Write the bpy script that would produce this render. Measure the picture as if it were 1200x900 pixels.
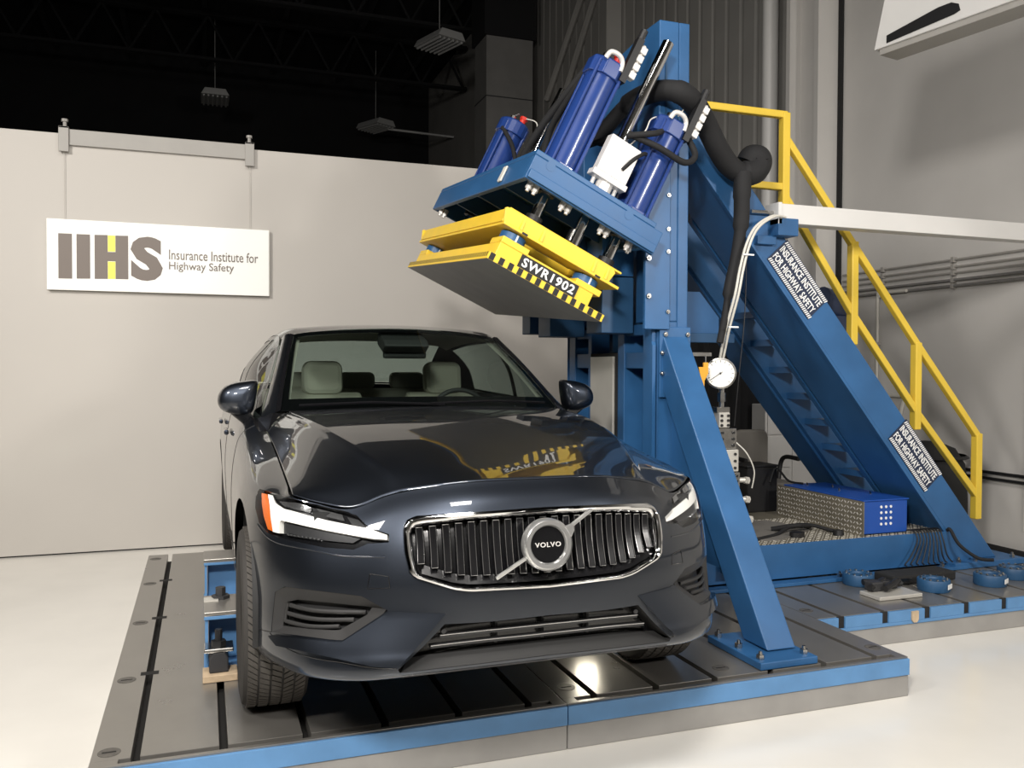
import bpy, bmesh, math, random
from mathutils import Vector, Matrix
from mathutils.geometry import delaunay_2d_cdt
random.seed(7)
for o in list(bpy.data.objects): bpy.data.objects.remove(o)
S = bpy.context.scene
COL = S.collection
PI = math.pi

# ------------------------------------------------------------------ camera
cam_d = bpy.data.cameras.new('camera'); cam = bpy.data.objects.new('camera', cam_d); COL.objects.link(cam)
cam_d.sensor_fit = 'HORIZONTAL'; cam_d.sensor_width = 36.0; cam_d.lens = 36.0 * 1011.5 / 1200.0
cam_d.clip_start = .05; cam_d.clip_end = 100
YAW, PIT, ROL = .34370, .01954, -.0042
_f = Vector((math.sin(YAW)*math.cos(PIT), math.cos(YAW)*math.cos(PIT), -math.sin(PIT)))
_r = Vector((math.cos(YAW), -math.sin(YAW), 0)); _d = _f.cross(_r)
_r2 = _r*math.cos(ROL) + _d*math.sin(ROL); _d2 = _d*math.cos(ROL) - _r*math.sin(ROL)
cam.matrix_world = Matrix(((_r2.x, -_d2.x, -_f.x, 0), (_r2.y, -_d2.y, -_f.y, 0), (_r2.z, -_d2.z, -_f.z, 1.28), (0, 0, 0, 1)))
S.camera = cam

# ------------------------------------------------------------------ world, lights, exposure
w = bpy.data.worlds.new('World'); S.world = w; w.use_nodes = True
w.node_tree.nodes['Background'].inputs[0].default_value = (.9, .95, 1, 1)
w.node_tree.nodes['Background'].inputs[1].default_value = .02
def area(name, loc, tgt, size, power, col=(1, .957, .905), spread=PI, sy=None):
    d = bpy.data.lights.new(name, 'AREA'); d.energy = power; d.color = col; d.size = size; d.spread = spread
    if sy: d.shape = 'RECTANGLE'; d.size_y = sy
    o = bpy.data.objects.new(name, d); COL.objects.link(o); o.location = loc
    o.rotation_euler = (Vector(tgt) - Vector(loc)).to_track_quat('-Z', 'Y').to_euler()
    return o
area('studio_light_left', (-3.6, 1.2, 4.6), (-.6, 7.3, 1.2), .9, 135, spread=1.9)
area('studio_light_camera', (-.5, .0, 3.1), (2.2, 5.0, 1.0), .45, 125, spread=2.6)
area('studio_light_right', (4.1, -.8, 2.9), (2.8, 4.6, 1.4), .5, 75, spread=2.4)
area('studio_light_top', (.3, .2, 7.0), (.8, 3.0, 0), 1.6, 150, spread=2.3)
S.view_settings.view_transform = 'Standard'; S.view_settings.look = 'None'
S.view_settings.exposure = 0.0; S.view_settings.gamma = 1.0; S.view_settings.use_curve_mapping = False

# ------------------------------------------------------------------ materials
MT = {}
def srgb(r, g, b):
    f = lambda c: (c/255/12.92) if c/255 <= .04045 else ((c/255+.055)/1.055)**2.4
    return (f(r), f(g), f(b), 1)
def mat(name, col, rough=.5, metal=0., coat=0., noise=0., nscale=8., spec=.5, bump=0., bscale=60., emit=None, estr=0., coatr=.03, aniso=0.):
    m = bpy.data.materials.new(name); m.use_nodes = True
    nt = m.node_tree; b = nt.nodes['Principled BSDF']
    c = col if len(col) == 4 else (*col, 1)
    b.inputs['Base Color'].default_value = c; b.inputs['Roughness'].default_value = rough
    b.inputs['Metallic'].default_value = metal; b.inputs['Coat Weight'].default_value = coat
    b.inputs['Coat Roughness'].default_value = coatr; b.inputs['Specular IOR Level'].default_value = spec
    if emit: b.inputs['Emission Color'].default_value = (*emit[:3], 1); b.inputs['Emission Strength'].default_value = estr
    if noise or bump:
        tc = nt.nodes.new('ShaderNodeTexCoord')
    if noise:
        n = nt.nodes.new('ShaderNodeTexNoise'); n.inputs['Scale'].default_value = nscale; n.inputs['Detail'].default_value = 6
        nt.links.new(tc.outputs['Object'], n.inputs['Vector'])
        r = nt.nodes.new('ShaderNodeValToRGB')
        r.color_ramp.elements[0].position = .3; r.color_ramp.elements[1].position = .72
        r.color_ramp.elements[0].color = (*[max(0, x*(1-noise)) for x in c[:3]], 1)
        r.color_ramp.elements[1].color = (*[min(1, x*(1+noise)) for x in c[:3]], 1)
        nt.links.new(n.outputs['Fac'], r.inputs['Fac']); nt.links.new(r.outputs['Color'], b.inputs['Base Color'])
        mr = nt.nodes.new('ShaderNodeMapRange'); mr.inputs['To Min'].default_value = max(.02, rough*.85); mr.inputs['To Max'].default_value = min(1, rough*1.18)
        nt.links.new(n.outputs['Fac'], mr.inputs['Value']); nt.links.new(mr.outputs['Result'], b.inputs['Roughness'])
    if bump:
        n2 = nt.nodes.new('ShaderNodeTexNoise'); n2.inputs['Scale'].default_value = bscale; n2.inputs['Detail'].default_value = 4
        nt.links.new(tc.outputs['Object'], n2.inputs['Vector'])
        bp = nt.nodes.new('ShaderNodeBump'); bp.inputs['Strength'].default_value = bump; bp.inputs['Distance'].default_value = .002
        nt.links.new(n2.outputs['Fac'], bp.inputs['Height']); nt.links.new(bp.outputs['Normal'], b.inputs['Normal'])
    MT[name] = m
    return m
mat('floor_epoxy', (.78, .755, .70), .22, noise=.035, nscale=2.2, coat=.2, coatr=.12)
mat('partition_paint', (.49, .463, .425), .55, noise=.025, nscale=1.2)
mat('wall_grey', (.64, .62, .59), .7, noise=.07, nscale=.9)
mat('wall_panel', (.34, .33, .31), .65, noise=.08, nscale=1.3)
mat('hall_dark', (.007, .007, .008), .85, noise=.2, nscale=2)  # near-black: the darkness of the unlit hall is put into the colour
mat('steel_dark', (.03, .03, .032), .6)
mat('concrete', (.20, .195, .185), .85, noise=.1, nscale=3)
mat('pipe_grey', (.34, .325, .30), .5, noise=.06, nscale=5)
mat('bed_steel', (.30, .285, .262), .29, metal=.65, noise=.06, nscale=5, bump=.04, bscale=140)
mat('bed_core', (.012, .011, .010), .8)
mat('bed_bolt', (.16, .15, .135), .5, metal=.5, noise=.3, nscale=40)
mat('bed_blue', (.10, .245, .47), .45, noise=.10, nscale=7, bump=.1, bscale=30)
mat('plinth_grey', (.30, .29, .275), .7, noise=.10, nscale=5)
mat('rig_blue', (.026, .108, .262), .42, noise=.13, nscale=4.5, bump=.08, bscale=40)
mat('rig_blue_shade_cell', (.018, .075, .17), .5, noise=.15, nscale=4)  # rig blue with shade put in for recessed parts; also the load cells' own blue
mat('cyl_blue', (.016, .046, .20), .28, coat=.3, noise=.06, nscale=6)
mat('box_blue', (.012, .075, .36), .4, noise=.05, nscale=6)
mat('yellow', (.86, .58, .045), .42, noise=.05, nscale=9)
mat('rail_yellow', (.80, .56, .06), .42, noise=.04, nscale=6)
mat('orange_tag', (.80, .38, .03), .5)
mat('black', (.010, .010, .011), .5)
mat('black_matt', (.013, .013, .013), .85, noise=.2, nscale=15)
mat('black_rubber', (.008, .008, .009), .8, bump=.3, bscale=60)
mat('curtain', (.008, .008, .009), .95)
mat('platen_steel', (.44, .43, .405), .5, metal=.1, noise=.10, nscale=6)
mat('alu', (.60, .58, .53), .36, metal=.35, noise=.06, nscale=5)
mat('alu_white', (.74, .72, .69), .42, metal=.25, noise=.08, nscale=18)
mat('chrome', (.80, .80, .80), .07, metal=1)
mat('steel', (.50, .49, .47), .25, metal=1, noise=.1, nscale=30)
mat('white_paint', (.66, .65, .63), .45, noise=.03, nscale=4)
mat('sign_white', (.92, .92, .88), .4)
mat('sign_grey', (.165, .135, .115), .5)
mat('sign_yellow', (.93, .86, .12), .5)
mat('label_navy', (.016, .026, .06), .45)
mat('label_white', (.88, .88, .86), .5)
mat('wood', (.50, .38, .25), .7, noise=.2, nscale=20)
mat('diamond', (.27, .245, .19), .42, metal=.5, noise=.12, nscale=12)
mat('chair_fabric', (.16, .15, .135), .95, bump=.4, bscale=120)
mat('red', (.70, .035, .02), .4)
mat('gauge_face', (.86, .85, .80), .4)
mat('cable_white', (.62, .60, .54), .5)
mat('lamp_white', (.45, .45, .44), .5)
mat('lamp_glow', (1, .95, .8), .5, emit=(1, .93, .76), estr=22)

# ------------------------------------------------------------------ mesh helpers
class MB:
    def __init__(s): s.v = []; s.f = []
    def add(s, vs, fs, m=None):
        n = len(s.v)
        s.v += [tuple(m @ Vector(p)) if m else tuple(p) for p in vs]
        s.f += [tuple(i+n for i in f) for f in fs]; return s
    def box(s, x0, x1, y0, y1, z0, z1, m=None):
        return s.add([(x0,y0,z0),(x1,y0,z0),(x1,y1,z0),(x0,y1,z0),(x0,y0,z1),(x1,y0,z1),(x1,y1,z1),(x0,y1,z1)],
                     [(0,3,2,1),(4,5,6,7),(0,1,5,4),(1,2,6,5),(2,3,7,6),(3,0,4,7)], m)
    def prism(s, poly, ax, a, b, m=None):   # poly 2D in the plane across axis ax, extruded a..b
        def P(p, t): return {'x': (t, p[0], p[1]), 'y': (p[0], t, p[1]), 'z': (p[0], p[1], t)}[ax]
        n = len(poly)
        return s.add([P(p, a) for p in poly] + [P(p, b) for p in poly],
                     [tuple(range(n)), tuple(range(2*n-1, n-1, -1))] + [(i, i+n, (i+1) % n+n, (i+1) % n) for i in range(n)], m)
    def cyl(s, p0, p1, r0, r1=None, n=16, m=None, caps=True):
        p0, p1 = Vector(p0), Vector(p1); r1 = r0 if r1 is None else r1
        d = (p1-p0).normalized(); a = d.orthogonal().normalized(); b = d.cross(a)
        vs = []
        for p, r in ((p0, r0), (p1, r1)):
            vs += [tuple(p + a*math.cos(2*PI*i/n)*r + b*math.sin(2*PI*i/n)*r) for i in range(n)]
        fs = [(i, (i+1) % n, (i+1) % n+n, i+n) for i in range(n)]
        if caps: fs += [tuple(range(n-1, -1, -1)), tuple(range(n, 2*n))]
        return s.add(vs, fs, m)
    def tube(s, pts, r, n=8, m=None, closed=False):
        pts = [Vector(p) for p in pts]; k = len(pts)
        rs = r if isinstance(r, (list, tuple)) else [r]*k
        up = None; vs = []
        for i, p in enumerate(pts):
            if closed: d = (pts[(i+1) % k]-pts[i-1]).normalized()
            else: d = (pts[min(i+1, k-1)]-pts[max(i-1, 0)]).normalized()
            if up is None: up = d.orthogonal().normalized()
            up = (up - d*up.dot(d)).normalized(); b = d.cross(up)
            vs += [tuple(p + (up*math.cos(2*PI*j/n) + b*math.sin(2*PI*j/n))*rs[i]) for j in range(n)]
        fs = []
        for i in range(k if closed else k-1):
            i2 = (i+1) % k
            fs += [(i*n+j, i*n+(j+1) % n, i2*n+(j+1) % n, i2*n+j) for j in range(n)]
        if not closed: fs += [tuple(range(n-1, -1, -1)), tuple(range((k-1)*n, k*n))]
        return s.add(vs, fs, m)
    def lathe(s, prof, n=32, m=None, closed=False):  # prof (r, h) revolved round local z
        k = len(prof); vs = []
        for r, h in prof: vs += [(r*math.cos(2*PI*j/n), r*math.sin(2*PI*j/n), h) for j in range(n)]
        fs = []
        for i in range(k if closed else k-1):
            i2 = (i+1) % k
            fs += [(i*n+j, i*n+(j+1) % n, i2*n+(j+1) % n, i2*n+j) for j in range(n)]
        return s.add(vs, fs, m)
    def build(s, name, material, parent=None, bevel=0., smooth=None, kind=None):
        me = bpy.data.meshes.new(name); me.from_pydata(s.v, [], s.f)
        bm = bmesh.new(); bm.from_mesh(me); bmesh.ops.recalc_face_normals(bm, faces=bm.faces); bm.to_mesh(me); bm.free()
        return link(name, me, material, parent, bevel, smooth, kind)
def link(name, me, material, parent=None, bevel=0., smooth=None, kind=None):
    o = bpy.data.objects.new(name, me); COL.objects.link(o)
    if material: me.materials.append(MT[material] if isinstance(material, str) else material)
    if smooth is not None:
        me.polygons.foreach_set('use_smooth', [True]*len(me.polygons))
        if smooth < 179: me.set_sharp_from_angle(angle=math.radians(smooth))
    if bevel:
        md = o.modifiers.new('bevel', 'BEVEL'); md.width = bevel; md.segments = 2; md.limit_method = 'ANGLE'; md.angle_limit = math.radians(40)
    if parent:
        o.parent = parent
        p = parent; off = Vector((0, 0, 0))
        while p: off += p.location; p = p.parent
        o.location = -off
    if kind: o['kind'] = kind
    return o
def thing(name, label, cat, loc=(0, 0, 0), group=None):
    o = bpy.data.objects.new(name, None); COL.objects.link(o); o.location = loc; o.empty_display_size = .1
    o['label'] = label; o['category'] = cat
    if group: o['group'] = group
    return o
def tag(o, label, cat, group=None):
    o['label'] = label; o['category'] = cat
    if group: o['group'] = group
    return o
def struct(o): o['kind'] = 'structure'; return o
def spline(pts, n=8, closed=False):
    P = [Vector(p) for p in pts]; k = len(P); out = []
    for i in range(k if closed else k-1):
        a, b, c, d = (P[(i-1) % k], P[i], P[(i+1) % k], P[(i+2) % k]) if closed else (P[max(i-1, 0)], P[i], P[i+1], P[min(i+2, k-1)])
        for j in range(n):
            t = j/n
            out.append(.5*((2*b) + (c-a)*t + (2*a-5*b+4*c-d)*t*t + (3*b-a-3*c+d)*t**3))
    if not closed: out.append(P[-1])
    return out
def frame(o, x, y, z):      # matrix from origin and three axes
    return Matrix(((x[0], y[0], z[0], o[0]), (x[1], y[1], z[1], o[1]), (x[2], y[2], z[2], o[2]), (0, 0, 0, 1)))
def axis_frame(o, d, up=(0, 0, 1)):   # local z along d
    d = Vector(d).normalized(); x = Vector(up).cross(d)
    x = d.orthogonal().normalized() if x.length < 1e-4 else x.normalized()
    return frame(o, x, d.cross(x), d)
def text(name, body, m, width, height, material, parent, bold=.0, depth=.0015, spacing=1.0):
    # lettering fitted to width x height in the local xy plane of m
    cu = bpy.data.curves.new(name, 'FONT'); cu.body = body; cu.offset = bold; cu.extrude = .01; cu.space_character = spacing; cu.resolution_u = 3
    t = bpy.data.objects.new(name, cu); COL.objects.link(t)
    dg = bpy.context.evaluated_depsgraph_get(); me = bpy.data.meshes.new_from_object(t.evaluated_get(dg))
    bpy.data.objects.remove(t)
    xs = [v.co.x for v in me.vertices]; ys = [v.co.y for v in me.vertices]
    x0, x1, y0, y1 = min(xs), max(xs), min(ys), max(ys)
    for v in me.vertices:
        c = v.co
        v.co = m @ Vector(((c.x-x0)/(x1-x0)*width, (c.y-y0)/(y1-y0)*height, depth if c.z > 0 else -.0005))
    me.name = name; me.materials.clear()
    return link(name, me, material, parent)
def bolt(mb, p, d, r=.014, h=.012):
    mb.cyl(p, Vector(p)+Vector(d)*h, r, r, 6); mb.cyl(Vector(p)+Vector(d)*h, Vector(p)+Vector(d)*h*1.7, r*.5, r*.45, 8)
# ================================================================== the setting
FZ = -.174
struct(MB().box(-9, 6.1, -7, 24, FZ-.1, FZ).build('floor', 'floor_epoxy'))
struct(MB().box(-9, 6.1, -7, 24, 9.2, 9.3).build('ceiling', 'hall_dark'))
struct(MB().box(-9, 6.1, 23.9, 24.05, FZ, 9.2).build('wall_far', 'hall_dark'))
struct(MB().box(-9.1, -8.95, -7, 24, FZ, 9.2).build('wall_left', 'hall_dark'))
struct(MB().box(-9, 6.1, -7.1, -6.95, FZ, 9.2).build('wall_front', 'wall_grey'))
struct(MB().box(5.98, 6.1, -7, 7.05, FZ, 9.2).build('wall_right', 'wall_grey'))
# right wall beyond the steel column: ribbed panels
wr = struct(MB().box(6.02, 6.1, 7.05, 23.9, FZ, 9.2).build('wall_rear_right', 'wall_panel'))
for i in range(28):
    y = 7.9 + i*.30
    MB().prism([(6.02, y), (6.008, y+.03), (6.008, y+.24), (6.02, y+.27)], 'z', FZ, 9.1).build('wall_rib', 'wall_panel', wr)
pb = struct(MB().box(-9, 3.34, 7.372, 7.46, FZ+.012, 3.044).build('wall_back', 'partition_paint'))
struct(MB().box(-9, 3.34, 7.385, 7.45, FZ, FZ+.012).build('baseboard_back', 'black_matt'))
# panel joints of the partition, hairline
# steel column of the hall on the right wall
c = struct(MB().box(5.72, 6.02, 7.06, 7.12, FZ, 9.1).box(5.72, 6.02, 7.50, 7.56, FZ, 9.1).box(5.86, 5.90, 7.12, 7.50, FZ, 9.1).build('trim_1', 'wall_grey'))
struct(MB().box(5.955, 6.0, 7.00, 7.055, FZ, 9.1).build('trim_2', 'black_matt'))
t = tag(MB().cyl((5.83, 7.98, FZ), (5.83, 7.98, 9.1), .085, n=24).build('downpipe', 'white_paint', smooth=40), 'grey vertical pipe beside the steel column on the right wall', 'pipe')
for z in (2.9, 6.0): MB().cyl((5.83, 7.98, z), (5.83, 7.98, z+.12), .092, n=24).build('pipe_coupling', 'white_paint', t, smooth=40)
# far concrete pillar
p = struct(MB().box(4.85, 5.75, 15, 15.7, FZ, 7.3).build('trim_3', 'concrete'))
struct(MB().box(4.80, 5.80, 14.95, 15.75, 7.3, 9.2).build('trim_4', 'hall_dark'))  # dark block paints the unlit top of the pillar
for z in (1.0, 2.3, 3.6, 4.9, 6.2): MB().box(4.846, 5.754, 14.996, 15.704, z, z+.02).build('pillar_joint', 'steel_dark', p)
# diagonal wall bracing beyond the pillar
for k, (a, b) in enumerate((((5.95, 14.8, 6.2), (5.95, 11.6, 8.8)), ((5.95, 14.8, 5.2), (5.95, 12.0, 8.0)))):
    struct(MB().cyl(a, b, .06, n=8).build('trim_%d' % (5+k), 'wall_panel'))
struct(MB().box(5.75, 6.0, 11.9, 12.15, FZ, 9.1).build('trim_7', 'wall_panel'))
# roof girders in the dark
for i, y in enumerate((9.5, 13, 16.5, 20)):
    g = MB().box(-8.9, 5.95, y-.09, y+.09, 8.85, 8.93).box(-8.9, 5.95, y-.09, y+.09, 7.9, 7.96)
    for k in range(14):
        x = -8.8 + k*1.05
        g.cyl((x, y, 7.94), (x+.52, y, 8.88), .03, n=6); g.cyl((x+.52, y, 8.88), (x+1.05, y, 7.94), .03, n=6)
    struct(g.build('trim_%d' % (8+i), 'hall_dark'))
for i in range(9):
    struct(MB().box(-8.5+i*1.7, -8.4+i*1.7, 8, 23.8, 9.0, 9.15).build('trim_%d' % (12+i), 'steel_dark'))
# unlit high bay lamps
lamps = (((4.157, 15.7, 7.3), 'white high bay lamp hanging near the concrete pillar', .34),
         ((.272, 20.87, 7.35), 'small far high bay lamp above the hanging sign', .0),
         ((4.10, 21.7, 7.3), 'dim far high bay lamp left of the concrete pillar', .5))
for (x, y, z), lab, rz in lamps:
    t = thing('high_bay_lamp', lab, 'lamp', (x, y, z), 'unlit lamps hanging from the dark roof')
    m = Matrix.Translation((x, y, z)) @ Matrix.Rotation(rz, 4, 'Z')
    MB().prism([(-.30, -.02), (-.22, .12), (.22, .12), (.30, -.02)], 'y', -.42, .42, m).build('housing', 'lamp_white', t, bevel=.01)
    for k in range(6): MB().cyl((-.24+k*.096, -.38, -.045), (-.24+k*.096, .38, -.045), .022, n=8, m=m).build('tube', 'lamp_white', t, smooth=40)
    MB().cyl((0, 0, .12), (0, 0, 9.2-z), .008, n=5, m=m).build('cable', 'lamp_white', t)
# thin steel rod of a light track seen in the dark
tag(MB().cyl((4.4, 21.6, 7.25), (6.0, 21.2, 7.1), .03, n=6).build('roof_conduit', 'lamp_white'), 'thin pale conduit beside the far dim lamp', 'conduit')

# ------------------------------------------------------------------ hanging sign on the partition
bar = thing('sign_hanger', 'pale grey hanger bar clamped over the top of the white partition', 'hanger', (-.28, 7.34, 3.0))
MB().box(-.98, .36, 7.345, 7.368, 2.955, 3.075).build('rail', 'pipe_grey', bar, bevel=.003)
for x in (-.99, .36):
    c = MB().box(x-.035, x+.035, 7.325, 7.345, 2.90, 3.09).box(x-.035, x+.035, 7.325, 7.49, 3.075, 3.09).build('clamp', 'pipe_grey', bar, bevel=.003)
    MB().cyl((x, 7.40, 3.09), (x, 7.40, 3.14), .014, n=8).cyl((x, 7.40, 3.14), (x, 7.40, 3.16), .024, n=8).build('clamp_screw', 'pipe_grey', c)
    MB().cyl((x, 7.352, 2.39), (x, 7.352, 2.92), .002, n=6).build('wire', 'partition_paint', bar)
sg = thing('hanging_sign', 'white board reading IIHS Insurance Institute for Highway Safety hanging on the partition', 'sign', (-.3, 7.35, 1.85))
MB().box(-1.108, .508, 7.325, 7.360, 1.852, 2.388).build('board', 'sign_white', sg, bevel=.002)
MB().box(.5085, .5125, 7.328, 7.358, 1.854, 2.386).build('edge_strip', 'alu', sg)
fz = 7.3235; SX = -1.108; SW = 1.616/780.0; SZ = 2.388; SH = .536/244.0   # sign units
def sp(px, py): return (SX + (px-167)*SW, SZ - (py-409-(px-167)*.0555)*SH)
def plate(name, pts, m): return MB().prism([sp(*q) for q in pts], 'y', fz-.002, fz+.0015).build(name, m, sg)
plate('letter_i', [(205, 461), (250, 463), (250, 618), (205, 616)], 'sign_grey')
plate('letter_i', [(265, 464), (310, 466), (310, 619), (265, 618)], 'sign_grey')
plate('letter_h', [(325, 467), (369, 468), (369, 527), (396, 528), (396, 470), (439, 471), (439, 624), (396, 622), (396, 560), (369, 559), (369, 621), (325, 620)], 'sign_grey')
plate('letter_h_bar', [(370, 469), (395, 470), (395, 526), (370, 525)], 'sign_yellow')
plate('letter_h_bar', [(370, 561), (395, 562), (395, 622), (370, 621)], 'sign_yellow')
X1, Z1 = sp(447, 628)
text('letter_s', 'S', frame((X1, fz, Z1), (1, 0, 0), (0, 0, 1), (0, -1, 0)), 112*SW, 157*SH, 'sign_grey', sg, .055)
X1, Z1 = sp(581, 556)
text('lettering', 'Insurance Institute for', frame((X1, fz, Z1), (1, 0, 0), (0, 0, 1), (0, -1, 0)), 325*SW, 36*SH, 'sign_grey', sg, .004)
X1, Z1 = sp(581, 600)
text('lettering', 'Highway Safety', frame((X1, fz, Z1), (1, 0, 0), (0, 0, 1), (0, -1, 0)), 235*SW, 37*SH, 'sign_grey', sg, .004)

# ------------------------------------------------------------------ test beds
def bed(label, x0, x1, y0, y1, slots, cross, edge_name, covers, notches=False):
    t = thing('slotted_test_bed', label, 'test bed', ((x0+x1)/2, (y0+y1)/2, FZ), 'slotted steel test beds')
    g = .014
    MB().box(x0+.012, x1-.012, y0+.03, y1, -.16, -.05).build('core', 'bed_core', t)
    MB().box(x0, x1, y0+.006, y1, FZ, -.079).build('plinth', 'plinth_grey', t, bevel=.004)
    if not notches:
        MB().box(x0, x1, y0, y0+.012, -.078, -.006).build('edge_band', 'bed_blue', t, bevel=.002)
        MB().box(x0, x1, y0+.0125, y0+.03, -.05, 0).build('border_strip', 'bed_steel', t)
    else:
        xs = [x0] + slots + [x1]
        for i in range(len(xs)-1):
            a = xs[i] + (.021 if i else 0); b = xs[i+1] - (.021 if i+1 < len(xs)-1 else 0)
            MB().box(a, b, y0, y0+.02, -.060, -.003).build('edge_block', 'bed_blue', t, bevel=.002)
        MB().box(x0, x1, y0, y0+.02, -.078, -.0602).build('edge_band', 'bed_blue', t, bevel=.002)
        for s_ in slots: MB().box(s_-.0205, s_+.0205, y0+.010, y0+.0204, -.0598, -.001).build('slot_shade', 'bed_core', t)  # black plate stands in for the shade inside the open slot
    xs = [x0] + slots + [x1]
    ya = y0 + (.064 if cross else .0205)
    for i in range(len(xs)-1):
        a = xs[i] + (g if i else 0); b = xs[i+1] - (g if i+1 < len(xs)-1 else 0)
        MB().box(a, b, ya, y1, -.05, 0).build('bed_plank', 'bed_steel', t, bevel=.0015)
    if cross:
        MB().box(x0, x0+.085 if cross == 'L' else x0+.05, y0+.03, ya, -.05, 0).build('border_strip', 'bed_steel', t)
        MB().box(x1-.05, x1, y0+.03, ya, -.05, 0).build('border_strip', 'bed_steel', t)
    for (cx, cy) in covers:
        cv = MB().cyl((cx, cy, -.004), (cx, cy, .0012), .036, n=24).build('bolt_cover', 'bed_bolt', t)
        MB().box(cx-.022, cx+.022, cy-.004, cy+.004, .0012, .0018).build('cover_slot', 'bed_core', cv)
    return t
sl = [-.212 + .2747*i for i in range(6)]
b1 = bed('left slotted steel bed with blue front edge under the car', -.348, 1.2985, 2.985, 6.28, sl, 'L', 'l',
    [(-.296, 3.111), (-.296, 3.81), (-.297, 4.642), (-.297, 5.463), (-.299, 6.154)])
for y in (3.867, 4.706, 5.519): MB().box(-.247, -.177, y-.02, y+.02, .0002, .0010).build('cross_notch', 'bed_core', b1)
bed('right slotted steel bed with blue front edge under the press strut', 1.3015, 2.948, 2.985, 6.28, [1.436 + .2747*i for i in range(6)], 'R', 'r',
    [(1.365, 3.155), (2.077, 3.145), (2.895, 3.153), (2.89, 4.2)])
bed('raised slotted bed under the diagonal beams with notched blue front', 2.952, 5.24, 3.585, 5.95, [3.093, 3.376, 3.66, 3.935, 4.21, 4.485, 4.76, 5.03], None, 'e', [(3.0, 3.75)], True)
tag(MB().prism([(3.545, -.01), (3.545, -.055), (3.558, -.07), (3.578, -.07), (3.59, -.055), (3.59, -.01)], 'y', 3.576, 3.586).build('wooden_plug', 'wood'),
    'pale wooden plug in the blue front edge of the right bed', 'plug')
# ================================================================== press frame (column, strut, diagonals, base)
pf = thing('roof_crush_press', 'blue steel press column with diagonal back braces beside the car', 'press', (2.4, 4.7, .02))
RB = 'rig_blue'
for y0, y1, fy in ((4.11, 4.36, 4.11), (5.08, 5.33, 5.315)):
    MB().prism([(y0, .02), (y1, .02), (y1, 3.14), (y0, 3.14)], 'x', 2.42, 2.485).build('column_post', RB, pf, bevel=.006)
    MB().box(2.30, 2.419, y0, y1, 1.53, 3.14).build('column_post', RB, pf, bevel=.006)
    MB().box(2.30, 2.419, fy, fy+.015, .02, 1.529).build('column_flange', RB, pf, bevel=.003)
MB().box(2.43, 2.485, 4.36, 5.08, .02, 3.05).build('column_web', 'rig_blue_shade_cell', pf)
MB().box(2.335, 2.345, 4.104, 4.1105, 2.35, 2.95).build('column_groove', 'rig_blue_shade_cell', pf)
MB().prism([(4.36, 3.13), (5.08, 3.06), (5.30, 2.98), (5.30, 2.80), (4.36, 2.80)], 'x', 2.31, 2.34).build('top_web', RB, pf)
for a, b in ((4.125, 4.225), (4.45, 4.53), (4.89, 4.94), (5.14, 5.235)):
    MB().box(2.275, 2.40, a, b, .02, 1.52).build('guide_bar', RB, pf, bevel=.004)
for a, b in ((4.225, 4.45), (4.94, 5.14)):
    for z0, z1 in ((1.275, 1.365), (1.46, 1.52), (.30, .38)):
        MB().box(2.285, 2.36, a, b, z0, z1).build('cross_bar', RB, pf, bevel=.004)
MB().box(2.27, 2.30, 4.53, 4.89, .30, 1.365).build('guide_backing', 'black_matt', pf)
MB().box(2.255, 2.27, 4.555, 4.865, .30, 1.345).build('guide_plate', 'alu', pf, bevel=.003)
MB().prism([(4.12, .02), (4.12, 1.40), (4.105, 1.42), (4.095, 1.40), (4.095, .02)], 'x', 2.262, 2.282).build('edge_angle', RB, pf)
# front strut, sloping in the depth direction
MB().prism([(3.16, .04), (4.104, 1.465), (4.104, 1.18), (3.34, .04)], 'x', 2.325, 2.475).build('strut', RB, pf, bevel=.006)
MB().prism([(3.50, .30), (4.10, 1.16), (4.10, .60), (3.80, .30)], 'x', 2.385, 2.40).build('strut_gusset', RB, pf)
MB().box(2.305, 2.495, 4.092, 4.11, 1.12, 1.50).build('strut_head_plate', RB, pf, bevel=.004)
fp = MB().box(2.212, 2.505, 3.05, 3.46, .002, .034).build('foot_plate', RB, pf, bevel=.004)
for x, y in ((2.245, 3.10), (2.245, 3.26), (2.245, 3.42), (2.47, 3.10), (2.475, 3.26)):
    mb = MB(); bolt(mb, (x, y, .034), (0, 0, 1), .018, .02); mb.build('bolt', 'steel', fp)
for x, z in ((2.336, 1.46), (2.472, 1.46), (2.318, 1.36), (2.318, 1.25)):
    mb = MB(); bolt(mb, (x, 4.092, z), (0, -1, 0), .013, .012); mb.build('bolt', 'steel', pf)
# diagonal braces (in the cross direction)
def zl(x): return 2.5 - 1.183*(x-2.59)
def zu(x): return 2.812 - 1.183*(x-2.59)
XL = 2.59 + 2.46/1.183; XU = 2.59 + 2.772/1.183
for (ya, yb) in ((4.27, 4.66), (5.06, 5.34)):
    d = MB().prism([(2.485, zl(2.485)), (2.485, zu(2.485)), (XU, .04), (XL, .04)], 'y', ya, yb).build('diagonal_beam', RB, pf, bevel=.006)
    dx = .645; dz = -.763
    MB().prism([(2.50, zl(2.50)-.02), (2.50, zl(2.50)), (XL-.02, .06), (XL-.04, .055)], 'y', ya-.006, ya+.02).build('beam_flange', RB, d)
    MB().box(4.50, 5.10, ya-.08, yb+.06, .002, .04).build('beam_foot', RB, pf, bevel=.004)
for x in (4.56, 4.70, 5.02):
    mb = MB(); bolt(mb, (x, 4.225, .04), (0, 0, 1), .016, .02); mb.build('bolt', 'steel', pf)
# cross plates between the diagonals
MB().prism([(2.50, 1.50), (2.50, 1.76), (2.96, 1.76), (3.10, 1.60), (3.10, 1.50)], 'y', 4.75, 4.78).build('cross_plate', RB, pf)
MB().box(2.485, 3.2, 4.72, 4.80, 1.44, 1.50).build('cross_plate', 'rig_blue_shade_cell', pf, bevel=.004)
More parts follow.
